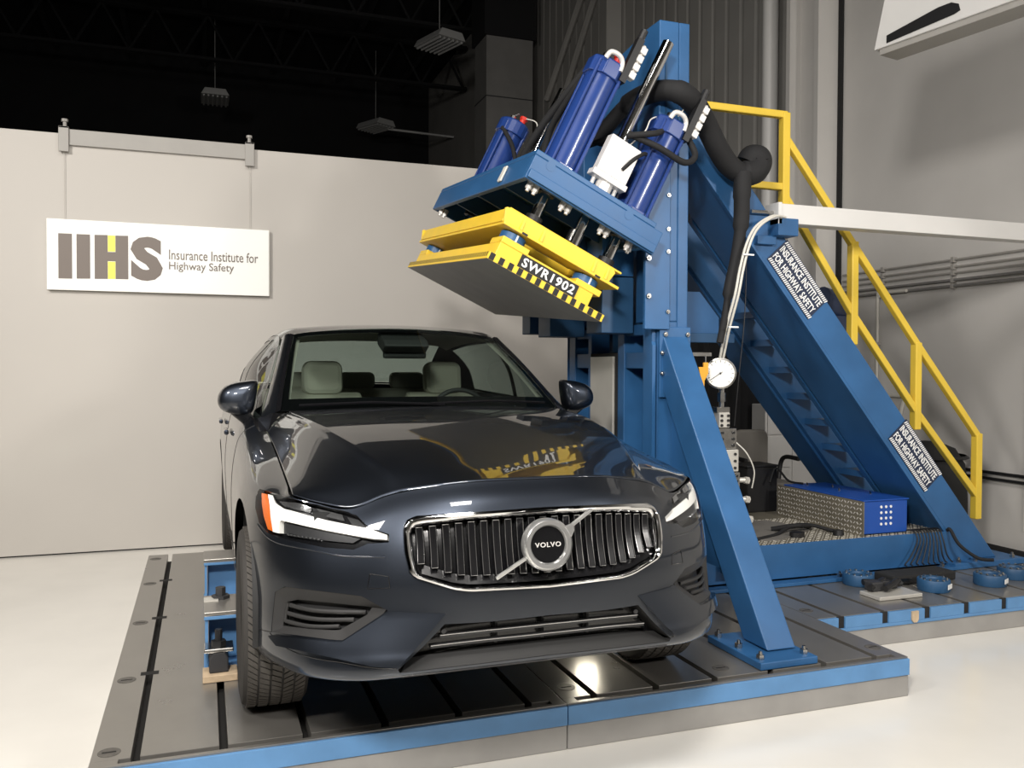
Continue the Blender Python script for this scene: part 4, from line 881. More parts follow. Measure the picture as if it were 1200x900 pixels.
def drape(polys, keep, s0, s1, t0, t1, ds, dt, off=0.):
    # triangulate a window of the body surface against outline polygons, keep the triangles keep(centroid) wants; both halves of the car
    vs = []; es = []
    for poly in polys + [[(s0, t0), (s1, t0), (s1, t1), (s0, t1)]]:
        pts = dens(poly, .07); b = len(vs); vs += pts; es += [(b+i, b+(i+1) % len(pts)) for i in range(len(pts))]
    ns = max(2, int((s1-s0)/ds)); nt_ = max(2, int((t1-t0)/dt))
    for i in range(1, ns):
        for j in range(1, nt_): vs.append((s0+(s1-s0)*i/ns, t0+(t1-t0)*j/nt_))
    r = delaunay_2d_cdt([Vector(v) for v in vs], es, [], 0, 1e-5)
    V, Fc = r[0], r[2]
    tri = []
    for f in Fc:
        c = ((V[f[0]].x+V[f[1]].x+V[f[2]].x)/3, (V[f[0]].y+V[f[1]].y+V[f[2]].y)/3)
        if s0 <= c[0] <= s1 and t0 <= c[1] <= t1 and keep(c): tri.append(tuple(f))
    used = sorted({i for f in tri for i in f}); mp = {u: k for k, u in enumerate(used)}
    P = []; N = []
    for u in used:
        s, t = max(0, V[u].x), V[u].y
        n_ = ring_n(s, t)*_sg
        if s < 1e-6: n_.x = 0; n_.normalize()
        P.append(Vector(ring(s, t)) + n_*off); N.append(n_)
    k = len(P); verts = [W3(p) for p in P] + [W3((-p.x, p.y, p.z)) for p in P]
    nor = [tuple(n_) for n_ in N] + [(-n_.x, n_.y, n_.z) for n_ in N]
    faces = []
    for f in tri:
        a, b, c = (mp[i] for i in f)
        if (P[b]-P[a]).cross(P[c]-P[a]).dot(N[a]+N[b]+N[c]) < 0: b, c = c, b
        faces += [(a, b, c), (a+k, c+k, b+k)]
    me = bpy.data.meshes.new('m'); me.from_pydata(verts, [], faces)
    me.polygons.foreach_set('use_smooth', [True]*len(faces))
    me.normals_split_custom_set_from_vertices(nor)
    return me
def half_drape(poly, off, ds=.1, dt=.1, side=-1):     # one side only
    xs = [p[0] for p in poly]; ts = [p[1] for p in poly]
    vs = dens(poly, .08); es = [(i, (i+1) % len(vs)) for i in range(len(vs))]
    s = min(xs)
    while s < max(xs):
        t = min(ts)
        while t < max(ts):
            if inside((s, t), poly): vs.append((s, t))
            t += dt
        s += ds
    r = delaunay_2d_cdt([Vector(v) for v in vs], es, [], 0, 1e-5)
    mb = MB(); P = [CP(v.x*side, v.y, off) if side > 0 else (lambda q: (2*CXC-q[0], q[1], q[2]))(CP(v.x, v.y, off)) for v in r[0]]
    fs = [tuple(f) for f in r[2] if inside((sum(r[0][i].x for i in f)/3, sum(r[0][i].y for i in f)/3), poly)]
    return mb.add(P, fs)
def mir(q, side): return q if side > 0 else (2*CXC-q[0], q[1], q[2])
def wall(poly, o0, o1, side, closed=True):
    pts = dens(poly, .1, closed); mb = MB(); n_ = len(pts)
    vs = [mir(CP(s, t, o0), side) for s, t in pts] + [mir(CP(s, t, o1), side) for s, t in pts]
    return mb.add(vs, [(i, (i+1) % n_, (i+1) % n_+n_, i+n_) for i in range(n_ if closed else n_-1)])
def slab(poly, o0, o1, side):   # closed raised patch between two offsets
    a = half_drape(poly, o1, .12, .12, side); w_ = wall(poly, o0, o1, side); return a.add(w_.v, w_.f)
# -- painted shell
shell = drape(CUTS, lambda c: not any(inside(c, p) for p in CUTS), 0, NC-1, 0, NR-1, .11, .13)
shell.name = 'body_shell'; link('body_shell', shell, 'car_paint', car)
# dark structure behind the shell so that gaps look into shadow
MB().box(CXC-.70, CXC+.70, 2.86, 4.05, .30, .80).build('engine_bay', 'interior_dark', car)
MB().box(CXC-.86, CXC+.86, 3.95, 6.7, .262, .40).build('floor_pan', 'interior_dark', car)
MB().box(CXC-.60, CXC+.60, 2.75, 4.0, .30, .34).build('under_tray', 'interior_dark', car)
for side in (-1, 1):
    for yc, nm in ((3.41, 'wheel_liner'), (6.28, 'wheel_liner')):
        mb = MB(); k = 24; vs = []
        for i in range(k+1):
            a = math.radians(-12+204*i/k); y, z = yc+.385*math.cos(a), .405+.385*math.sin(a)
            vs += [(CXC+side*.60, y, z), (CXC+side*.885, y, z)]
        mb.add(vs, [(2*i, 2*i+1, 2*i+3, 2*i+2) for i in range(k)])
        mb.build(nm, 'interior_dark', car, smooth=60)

# -- generic control-net patches for hood and greenhouse (x >= 0 half, mirrored)
def npatch(net, u, v):
    nu, nv = len(net), len(net[0])
    def rowv(row):
        k = min(int(v), nv-2); f = v-k
        return _cr(row[k-1] if k else _ext(row[0], row[1]), row[k], row[k+1], row[k+2] if k+2 < nv else _ext(row[-1], row[-2]), f)
    k = min(int(u), nu-2); f = u-k
    a = net[k-1] if k else None
    r0, r1 = rowv(net[k]), rowv(net[k+1])
    ra = rowv(net[k-1]) if k else _ext(r0, r1); rd = rowv(net[k+2]) if k+2 < nu else _ext(r1, r0)
    return _cr(ra, r0, r1, rd, f)
def sym_first(net):   # first v entry lies on the centre line: make the mirrored neighbour its ghost
    return [[(-r[1][0], r[1][1], r[1][2])] + list(r) for r in net]
def patch(net, nu, nv, center=True, u0=0., u1=1., v0=0., v1=1., off=0., both=True, side=0):
    N2 = sym_first(net) if center else net; b = 1 if center else 0
    U, Vn = len(net)-1, len(net[0])-1
    mb = MB()
    for sgn in ((1, -1) if not side else (side,)):
        vs = []
        for i in range(nu+1):
            for j in range(nv+1):
                u = (u0+(u1-u0)*i/nu)*U; v = (v0+(v1-v0)*j/nv)*Vn + b
                p = Vector(npatch(N2, u, v))
                if off:
                    e = .01; a = Vector(npatch(N2, min(u+e, U), v))-Vector(npatch(N2, max(u-e, 0), v)); c = Vector(npatch(N2, u, min(v+e, Vn+b)))-Vector(npatch(N2, u, max(v-e, 0)))
                    n_ = a.cross(c).normalized()
                    if n_.z < 0: n_ = -n_
                    p += n_*off
                vs.append((CXC+sgn*p.x, p.y, p.z))
        fs = [(i*(nv+1)+j, i*(nv+1)+j+1, (i+1)*(nv+1)+j+1, (i+1)*(nv+1)+j) for i in range(nu) for j in range(nv)]
        n0 = len(mb.v); mb.v += vs; mb.f += [tuple(q+n0 for q in f) for f in fs]
    return mb
def weld_build(mb, name, m_, parent, thick=0., smooth=179):
    me = bpy.data.meshes.new(name); me.from_pydata(mb.v, [], mb.f)
    bm = bmesh.new(); bm.from_mesh(me); bmesh.ops.remove_doubles(bm, verts=bm.verts, dist=2e-4)
    bmesh.ops.recalc_face_normals(bm, faces=bm.faces)
    up = sum((f.normal.z*f.calc_area() for f in bm.faces))
    if up < 0: bmesh.ops.reverse_faces(bm, faces=bm.faces)
    bm.to_mesh(me); bm.free()
    o = link(name, me, m_, parent, 0, smooth)
    if thick:
        md = o.modifiers.new('thickness', 'SOLIDIFY'); md.thickness = thick; md.offset = -1
    return o
def _rt(x):      # body edge in front of the hood, slightly set back for the joint
    lo, hi_ = 0., 3.2
    for _ in range(40):
        m_ = (lo+hi_)/2
        if ring(m_, NR-1.0001)[0] < x: lo = m_
        else: hi_ = m_
    p = ring(lo, NR-1.0001); return (x, p[1]+.006, p[2]+.003)
HOOD = [
 [_rt(.0), _rt(.22), _rt(.40), _rt(.450), _rt(.495), _rt(.585), (.690,2.890,.834),(.759,2.966,.850)],
 [(0,2.86,.950),(.23,2.865,.949),(.425,2.895,.941),(.472,2.903,.937),(.512,2.915,.918),(.620,2.945,.884),(.700,2.99,.872),(.760,3.05,.864)],
 [(0,3.15,1.014),(.25,3.15,1.012),(.49,3.15,1.000),(.540,3.15,.995),(.578,3.16,.971),(.665,3.19,.932),(.718,3.23,.909),(.760,3.28,.892)],
 [(0,3.58,1.070),(.28,3.58,1.068),(.565,3.58,1.053),(.618,3.58,1.046),(.648,3.59,1.023),(.705,3.62,.985),(.738,3.66,.958),(.761,3.68,.941)],
 [(0,3.97,1.094),(.30,3.98,1.091),(.62,4.06,1.077),(.675,4.08,1.067),(.700,4.085,1.048),(.735,4.09,1.022),(.757,4.08,1.000),(.769,4.06,.989)],
]
weld_build(patch(HOOD, 40, 70), 'hood', 'car_paint', car, .004)
for sd in (-1, 1): MB().cyl((CXC+sd*.36, 3.62, 1.047), (CXC+sd*.36, 3.612, 1.058), .016, .010, 12).build('washer_nozzle', 'car_black', car)
WS = [
 [(0,3.985,1.080),(.3,4.015,1.078),(.55,4.095,1.074),(.70,4.165,1.072)],
 [(0,4.35,1.305),(.3,4.38,1.300),(.52,4.455,1.286),(.640,4.51,1.272)],
 [(0,4.725,1.490),(.28,4.755,1.483),(.49,4.825,1.466),(.573,4.862,1.452)],
]
weld_build(patch(WS, 20, 28), 'windshield', 'windshield', car)
for kw in (dict(u0=0, u1=.13), dict(u0=.955, u1=1)): weld_build(patch(WS, 4, 28, off=-.004, **kw), 'windshield_frit', 'car_black', car)
for sd_ in (1, -1): weld_build(patch(WS, 20, 3, v0=.93, v1=1, off=-.004, side=sd_), 'windshield_frit', 'car_black', car)
APIL = [
 [(.698,4.163,1.071),(.735,4.17,1.055),(.775,4.16,1.025),(.792,4.20,1.020)],
 [(.640,4.51,1.272),(.662,4.53,1.280),(.688,4.565,1.275),(.699,4.60,1.255)],
 [(.573,4.862,1.452),(.598,4.865,1.458),(.622,4.88,1.450),(.634,4.905,1.428)],
]
for sd_ in (1, -1): weld_build(patch(APIL, 18, 6, center=False, side=sd_), 'a_pillar', 'car_paint', car)
for sd_ in (1, -1): weld_build(patch(APIL, 18, 2, center=False, side=sd_, v0=0, v1=.22, off=.003), 'pillar_seal', 'car_black', car)
ROOF = [
 [(0,4.725,1.491),(.28,4.755,1.484),(.49,4.825,1.467),(.573,4.862,1.453),(.634,4.905,1.428)],
 [(0,5.0,1.522),(.29,5.0,1.515),(.50,5.02,1.500),(.580,5.04,1.488),(.645,5.06,1.455)],
 [(0,5.4,1.534),(.30,5.4,1.526),(.51,5.4,1.508),(.585,5.4,1.496),(.650,5.4,1.460)],
 [(0,5.75,1.522),(.30,5.75,1.514),(.51,5.75,1.496),(.58,5.75,1.483),(.645,5.75,1.448)],
 [(0,6.04,1.488),(.30,6.03,1.480),(.49,6.01,1.462),(.56,6.0,1.450),(.622,5.98,1.418)],
]
weld_build(patch(ROOF, 28, 26), 'roof', 'car_paint', car)
weld_build(patch(ROOF, 24, 20, u0=.06, u1=1, v0=0, v1=.97, off=-.03), 'headliner', 'headliner', car)
SIDE = [
 [(.812,4.205,1.030),(.806,4.203,1.028),(.795,4.20,1.025)],
 [(.838,4.62,1.055),(.790,4.62,1.165),(.702,4.61,1.262)],
 [(.842,4.98,1.066),(.785,4.98,1.262),(.640,4.93,1.430)],
 [(.844,5.30,1.078),(.788,5.30,1.275),(.652,5.28,1.453)],
 [(.838,5.75,1.092),(.782,5.75,1.280),(.650,5.72,1.443)],
 [(.825,6.02,1.105),(.765,6.02,1.275),(.625,5.99,1.412)],
]
for sd_ in (1, -1): weld_build(patch(SIDE, 30, 10, center=False, side=sd_), 'side_window', 'side_glass', car)
for sd_ in (1, -1): weld_build(patch(SIDE, 3, 10, center=False, side=sd_, u0=.515, u1=.56, off=.003), 'b_pillar', 'car_black', car)
for sd_ in (1, -1): weld_build(patch(SIDE, 30, 1, center=False, side=sd_, v0=0, v1=.05, off=.004), 'window_strip', 'lamp_silver', car)
for sd_ in (1, -1): weld_build(patch(SIDE, 30, 1, center=False, side=sd_, v0=.93, v1=1, off=.003), 'window_frame', 'car_black', car)
CPIL = [
 [(.830,6.02,1.105),(.775,6.02,1.275),(.622,5.98,1.418),(.560,6.0,1.450)],
 [(.810,6.3,1.118),(.745,6.3,1.24),(.640,6.28,1.315),(.575,6.30,1.320)],
 [(.775,6.55,1.130),(.720,6.60,1.155),(.660,6.62,1.165),(.600,6.64,1.160)],
]
for sd_ in (1, -1): weld_build(patch(CPIL, 12, 10, center=False, side=sd_), 'c_pillar', 'car_paint', car)
RW = [
 [(0,6.04,1.487),(.30,6.03,1.479),(.56,6.0,1.449)],
 [(0,6.40,1.340),(.30,6.38,1.333),(.575,6.30,1.318)],
 [(0,6.72,1.165),(.32,6.70,1.163),(.600,6.64,1.158)],
]
weld_build(patch(RW, 14, 16), 'rear_window', 'side_glass', car)
TR = [
 [(0,6.72,1.164),(.32,6.70,1.162),(.600,6.64,1.157),(.775,6.55,1.129)],
 [(0,6.95,1.155),(.35,6.94,1.152),(.62,6.90,1.145),(.735,6.86,1.132)],
 [(0,7.15,1.141),(.35,7.135,1.138),(.60,7.10,1.132),(.64,7.085,1.131)],
]
weld_build(patch(TR, 10, 16), 'trunk_lid', 'car_paint', car)
MB().box(CXC-.62, CXC+.62, 4.02, 4.12, 1.00, 1.05).build('cowl', 'car_black', car)
for sd in (-1, 1):   # cowl corner fillers between hood, fender and pillar
    MB().add([(CXC+sd*.766, 4.03, .985), (CXC+sd*.80, 4.06, .985), (CXC+sd*.834, 4.36, 1.035), (CXC+sd*.80, 4.20, 1.035), (CXC+sd*.735, 4.16, 1.062), (CXC+sd*.70, 4.13, 1.06), (CXC+sd*.735, 4.08, 1.025)],
             [(0, 1, 3, 4), (1, 2, 3), (0, 4, 6), (4, 5, 6)]).build('cowl_corner', 'car_black', car)

# -- grille
gr_o, gr_i = FT['grille_out'], FT['grille_in']
def loop(half, off):
    h = dens(half, .12, False)
    return [CP(s, t, off) for s, t in h] + [mir(CP(s, t, off), -1) for s, t in reversed(h[1:-1])]
def resamp(half, n_):
    L = [0]
    for a, b in zip(half, half[1:]): L.append(L[-1]+(Vector(RP(*b))-Vector(RP(*a))).length)
    out = []
    for i in range(n_+1):
        d = L[-1]*i/n_; k = max(j for j in range(len(L)) if L[j] <= d+1e-9); k = min(k, len(half)-2)
        f = (d-L[k])/(L[k+1]-L[k]); out.append((half[k][0]+(half[k+1][0]-half[k][0])*f, half[k][1]+(half[k+1][1]-half[k][1])*f))
    return out
ho, hi = resamp(gr_o, 60), resamp(gr_i, 60)
rows = []
for f, off in ((0, -.02), (0, .004), (.18, .013), (.55, .015), (.9, .008), (1, -.004), (1, -.045)):
    h = [(a[0]+(b[0]-a[0])*f, a[1]+(b[1]-a[1])*f) for a, b in zip(ho, hi)]
    rows.append([CP(s, t, off) for s, t in h] + [mir(CP(s, t, off), -1) for s, t in reversed(h[1:-1])])
k = len(rows[0]); mb = MB()
mb.add([p for r in rows for p in r], [(i*k+j, i*k+(j+1) % k, (i+1)*k+(j+1) % k, (i+1)*k+j) for i in range(len(rows)-1) for j in range(k)])
gf = mb.build('grille_frame', 'chrome', car, smooth=50)
mb = half_drape(gr_i, -.045, .15, .15, 1); m2 = half_drape(gr_i, -.045, .15, .15, -1); mb.add(m2.v, m2.f)
mb.build('grille_backing', 'car_black', gf)
def span(poly, s):
    ts = []
    cl_p = poly + [poly[0]]
    for a, b in zip(cl_p, cl_p[1:]):
        if (a[0] <= s < b[0]) or (b[0] <= s < a[0]): ts.append(a[1]+(b[1]-a[1])*(s-a[0])/(b[0]-a[0]))
    return (min(ts), max(ts)) if len(ts) > 1 else None
def s_at_x(x, t):
    lo, hi_ = 0., 2.2
    for _ in range(30):
        m_ = (lo+hi_)/2
        if ring(m_, t)[0] < x: lo = m_
        else: hi_ = m_
    return lo
for i in range(-10, 11):
    x = abs(i)*.0405; sgn = 1 if i >= 0 else -1
    s = s_at_x(x, 4.6); tt = span(gr_i, max(s, .004))
    if not tt: continue
    t0, t1 = tt[0]+.30, tt[1]-.06
    P = []; n_ = 12
    mb = MB(); tr_ = MB(); vs = []
    for j in range(n_+1):
        t = t0+(t1-t0)*j/n_; c = Vector(mir(CP(s_at_x(x, t), t, -.012-.010*math.sin(PI*j/n_)), sgn))
        vs += [(c.x-.010, c.y, c.z), (c.x+.010, c.y, c.z), (c.x+.010, c.y+.025, c.z), (c.x-.010, c.y+.025, c.z)]
        P.append(c)
    mb.add(vs, [(4*j+a, 4*j+(a+1) % 4, 4*j+4+(a+1) % 4, 4*j+4+a) for j in range(n_) for a in range(4)] + [(0, 3, 2, 1), (4*n_, 4*n_+1, 4*n_+2, 4*n_+3)])
    b_ = mb.build('grille_bar', 'car_black', gf)
    lp = [(c.x-.0105, c.y-.001, c.z) for c in reversed(P)] + [(c.x+.0105, c.y-.001, c.z) for c in P]
    tr_.tube(lp, .0013, 5, closed=True); tr_.build('bar_trim', 'lamp_silver', b_)
# lower grille panel with sensor strip
sl_ = [(s, t) for s, t in dens([(0, 3.70), (1.05, 3.74), (1.27, 3.80), (1.74, 4.06)], .1, False)]
for sd in (-1, 1):
    mb = MB(); vs = [mir(CP(s, t, -.012), sd) for s, t in sl_] + [mir(CP(s, t+.24, -.03), sd) for s, t in sl_]; n_ = len(sl_)
    mb.add(vs, [(i, i+1, i+1+n_, i+n_) for i in range(n_-1)]); mb.build('grille_sill', 'car_black', gf, smooth=60)
# emblem
EC = Vector((CXC-.012, 2.530, .718)); em = frame(EC, (1, 0, 0), (0, .10, .995), (0, -.995, .10))
eb = thing_e = None
e_ring = MB().lathe([(.058, -.02), (.058, .004), (.063, .013), (.075, .014), (.083, .006), (.083, -.02)], 56, em).build('emblem_ring', 'emblem_silver', gf, smooth=45)
MB().lathe([(0, .002), (.058, .002)], 40, em).build('emblem_disc', 'car_black', e_ring)
MB().prism([(.050, .052), (.088, .062), (.090, .040), (.080, .020), (.066, .030)], 'z', -.004, .010, em).build('emblem_arrow', 'emblem_silver', e_ring, bevel=.002)
text('emblem_lettering', 'VOLVO', em @ Matrix.Translation((-.044, -.008, .0025)), .088, .0155, 'alu_white', e_ring, .012, .002, 1.15)
for (xa, za, xb, zb) in ((-.072, -.040, -.165, -.098), (.083, .050, .170, .100)):
    p, q = em @ Vector((xa, za, -.012)), em @ Vector((xb, zb, -.030)); d = (q-p)
    MB().box(-.005, .005, -.006, .006, 0, d.length, axis_frame(p, d, (0, 1, 0))).build('diagonal_bar', 'emblem_silver', gf, bevel=.0015)

# -- headlights, vents (each side)
for sd in (-1, 1):
    hl = half_drape(FT['headlight'], -.030, .1, .1, sd); hl = hl.build('headlight', 'car_black', car, smooth=60)
    wall(FT['headlight'], .0, -.030, sd).build('lamp_housing', 'car_black', hl, smooth=60)
    slab(FT['drl'], -.030, -.010, sd).build('running_light', 'drl', hl)
    slab(FT['orange'], -.030, -.009, sd).build('turn_signal', 'amber', hl)
    for nm in ('up1', 'up2', 'up3', 'low1'): slab(FT[nm], -.030, -.022, sd).build('reflector', 'lamp_silver' if nm in ('up1', 'up2') else 'car_trim', hl)
    for nm in ('teeth1', 'teeth2'):
        a, b, c, d = FT[nm]
        for i in range(9):
            f0, f1 = i/9+.02, i/9+.07
            P_ = lambda f, g: ((a[0]+(b[0]-a[0])*f)*(1-g)+(d[0]+(c[0]-d[0])*f)*g, (a[1]+(b[1]-a[1])*f)*(1-g)+(d[1]+(c[1]-d[1])*f)*g)
            slab([P_(f0, 0), P_(f1, 0), P_(f1, 1), P_(f0, 1)], -.030, -.017, sd).build('lens_rib', 'lamp_silver', hl)
    half_drape(FT['headlight'], .001, .1, .1, sd).build('lens_cover', 'lamp_lens', hl, smooth=179)
    # fog vent
    fv = wall(FT['fog'], .001, -.012, sd); fo = half_drape(FT['fog'], -.010, .1, .1, sd)
    # frame: between outer and inner outline
    def ringmesh(o_, i_, oo, oi):
        n_ = 48; A = []; B = []
        def rs(poly):
            c = poly + [poly[0]]; L = [0]
            for p, q in zip(c, c[1:]): L.append(L[-1]+(RP(*q)-RP(*p)).length)
            out = []
            for i in range(n_):
                dd = L[-1]*i/n_; kk = max(j for j in range(len(L)) if L[j] <= dd+1e-9); kk = min(kk, len(c)-2); f = (dd-L[kk])/(L[kk+1]-L[kk])
                out.append((c[kk][0]+(c[kk+1][0]-c[kk][0])*f, c[kk][1]+(c[kk+1][1]-c[kk][1])*f))
            return out
        A = [mir(CP(s, t, oo), sd) for s, t in rs(o_)]; B = [mir(CP(s, t, oi), sd) for s, t in rs(i_)]
        return MB().add(A+B, [(i, (i+1) % n_, (i+1) % n_+n_, i+n_) for i in range(n_)])
    v_ = ringmesh(FT['fog'], FT['fog_in'], -.001, -.022).build('bumper_vent', 'car_plastic', car, smooth=30)
    wall(FT['fog'], .0005, -.02, sd).build('vent_edge', 'car_black', v_)
    half_drape(FT['fog_in'], -.042, .12, .12, sd).build('vent_back', 'car_trim', v_)
    wall(FT['fog_in'], -.022, -.042, sd).build('vent_wall', 'car_plastic', v_)
    for (sa, ta, sb, tb) in ((4.55, 3.03, 2.80, 3.0), (4.62, 2.80, 3.05, 2.82), (4.66, 2.58, 3.35, 2.66)):
        pl_ = dens([(sa, ta), (sb, tb)], .15, False)
        MB().tube([mir(CP(s, t, -.024), sd) for s, t in pl_], .0075, 6).build('vent_slat', 'car_plastic', v_, smooth=60)
    MB().tube([mir(CP(s, t, -.022), sd) for s, t in ((4.60, 3.08), (4.66, 2.80), (4.68, 2.56))], .006, 6).build('vent_slat', 'car_plastic', v_)
    BL = FT['blade']
    bo = lambda s_, t_: .003 + .024*max(0., min(1., (2.95-t_)/1.2))
    pts_ = dens(BL, .08); es_ = [(i, (i+1) % len(pts_)) for i in range(len(pts_))]; vv = list(pts_)
    for i_ in range(13, 50):
        for j_ in range(14, 31):
            q_ = (i_*.1, j_*.1)
            if inside(q_, BL): vv.append(q_)
    rr_ = delaunay_2d_cdt([Vector(v) for v in vv], es_, [], 0, 1e-5)
    mb = MB().add([mir(CP(v.x, v.y, bo(v.x, v.y)), sd) for v in rr_[0]], [tuple(f) for f in rr_[2] if inside((sum(rr_[0][i].x for i in f)/3, sum(rr_[0][i].y for i in f)/3), BL)])
    n_ = len(pts_); mb.add([mir(CP(p_[0], p_[1], bo(*p_)), sd) for p_ in pts_] + [mir(CP(p_[0], p_[1], -.004), sd) for p_ in pts_], [(i, (i+1) % n_, (i+1) % n_+n_, i+n_) for i in range(n_)])
    mb.build('bumper_blade', 'car_paint', car, smooth=25)
    MB().tube([mir(CP(s_, t_, -.0015), sd) for s_, t_ in dens([(5.9, 4.95), (5.3, 4.86), (4.8, 4.84), (3.6, 4.86), (2.9, 4.82), (2.35, 4.62)], .12, False)], [.0005]+[.0045]*60 if False else .004, 6).build('crease', 'car_paint', car, smooth=70)
    # hairline joints
    def joint(pts, nm='panel_joint', r=.0016): MB().tube([mir(CP(s, t, .0), sd) for s, t in dens(pts, .12, False)], r, 5).build(nm, 'car_black', car)
    joint(FT['tow'] + [FT['tow'][0]], 'tow_cover_joint')
    joint([(4.96, 2.2), (5.40, 2.10), (7.0, 1.35)])
    joint([(5.0, 2.15), (4.77, 2.02), (4.45, 1.90), (3.3, 1.72), (2.55, 1.50), (2.12, 1.40)], 'lip_joint')
    # door joints
    joint([(10.35, .4), (10.30, 3), (10.45, 6.9)]); joint([(12.0, .4), (12.0, 6.9)])
    # door handles
    hd = MB()
    for yy in (4.98, 5.95):
        s_, t_ = solve_yz(yy, .92, 11.8, 5.)
        p = mir(CP(s_, t_, .018), sd)
        MB().box(p[0]-.012, p[0]+.012, p[1]-.10, p[1]+.10, p[2]-.014, p[2]+.014).build('door_handle', 'car_paint', car, bevel=.008)
    # mirrors
    mm = Matrix.Translation((CXC+sd*.885, 4.36, 1.125))
    out_ = spline([(q[0]*-sd, q[1], 0) for q in ((-.092, -.012), (-.086, .022), (-.062, .054), (-.02, .074), (.04, .084), (.084, .086), (.093, .062), (.082, -.02), (.062, -.072), (.0, -.080), (-.058, -.064), (-.084, -.040))], 3, True)
    vs = []; na = len(out_); lay = ((0, 1), (-.03, 1), (-.062, .95), (-.085, .82), (-.10, .58), (-.106, .25))
    for y_, k_ in lay: vs += [(q.x*k_, y_, q.y*k_) for q in out_]
    fs = [(j*na+i, j*na+(i+1) % na, (j+1)*na+(i+1) % na, (j+1)*na+i) for j in range(len(lay)-1) for i in range(na)]
    fs += [tuple(range(na-1, -1, -1)), tuple(range((len(lay)-1)*na, len(lay)*na))]
    mo_ = MB().add(vs, fs, mm).build('mirror', 'car_paint', car, smooth=50)
    MB().prism([(q.x*.96, q.y*.96) for q in out_], 'y', .001, .014, mm).build('mirror_rim', 'car_black', mo_, bevel=.004)
    MB().add([(-sd*.03, -.055, -.050), (sd*.05, -.055, -.058), (sd*.05, .0, -.060), (-sd*.03, .0, -.055),
              (-sd*.12, -.03, -.125), (-sd*.05, -.035, -.145), (-sd*.05, .03, -.145), (-sd*.12, .03, -.125)],
             [(0, 1, 2, 3), (4, 7, 6, 5), (0, 4, 5, 1), (1, 5, 6, 2), (2, 6, 7, 3), (3, 7, 4, 0)], mm).build('mirror_stalk', 'car_black', mo_, bevel=.008)
# -- lower intake
ik = MB()
for sd in (-1, 1):
    a = half_drape(FT['intake'], -.075, .15, .12, sd); ik.add(a.v, a.f)
ik = ik.build('lower_intake', 'car_black', car)
for sd in (-1, 1):
    wall(FT['intake'][:], .0, -.075, sd, False).build('intake_wall', 'car_plastic', ik, smooth=40)
    # sloping chin panel of the intake
    p0 = dens([(0, 1.30), (.9, 1.25), (2.03, 1.22)], .12, False); n_ = len(p0)
    MB().add([mir(CP(s, t, .0), sd) for s, t in p0] + [mir(CP(s*.93, t+.42, -.05), sd) for s, t in p0], [(i, i+1, i+1+n_, i+n_) for i in range(n_-1)]).build('intake_chin', 'interior_dark', ik, smooth=60)
for t, sm in ((2.34, 1.45), (2.03, 1.58)):
    q = dens([(0, t), (.8, t-.02), (sm, t-.06)], .12, False)
    path = [CP(s, tt_, -.028) for s, tt_ in reversed(q)] + [mir(CP(s, tt_, -.028), -1) for s, tt_ in q[1:]]
    vs = []
    for p in path: vs += [(p[0], p[1]-.008, p[2]-.005), (p[0], p[1]-.008, p[2]+.005), (p[0], p[1]+.02, p[2]+.003), (p[0], p[1]+.02, p[2]-.003)]
    n_ = len(path)
    slt = MB().add(vs, [(4*j+a, 4*j+(a+1) % 4, 4*j+4+(a+1) % 4, 4*j+4+a) for j in range(n_-1) for a in range(4)] + [(0, 1, 2, 3), (4*n_-4, 4*n_-1, 4*n_-2, 4*n_-3)]).build('intake_slat', 'car_trim', ik)
    MB().tube([(p[0], p[1]-.009, p[2]+.004) for p in path], .002, 5).build('slat_edge', 'lamp_silver', slt)
for x in (-.16, 0, .16):
    MB().box(CXC+x-.004, CXC+x+.004, 2.60, 2.63, .40, .50).build('intake_rib', 'car_trim', ik)
for sd in (-1, 1): MB().cyl((CXC+sd*.335, 2.605, .455), (CXC+sd*.335, 2.59, .455), .008, n=14).build('parking_sensor', 'car_trim', ik)
# thin bright line along the lip
for sd in (-1, 1): MB().tube([mir(CP(s, t, .001), sd) for s, t in dens([(0, 1.0), (1.0, .98), (2.0, .95)], .15, False)], .003, 6).build('lip_line', 'car_trim', car, smooth=60)
mb = MB(); mb.box(CXC-.028, CXC+.028, 2.5395, 2.5405, .545, .549)
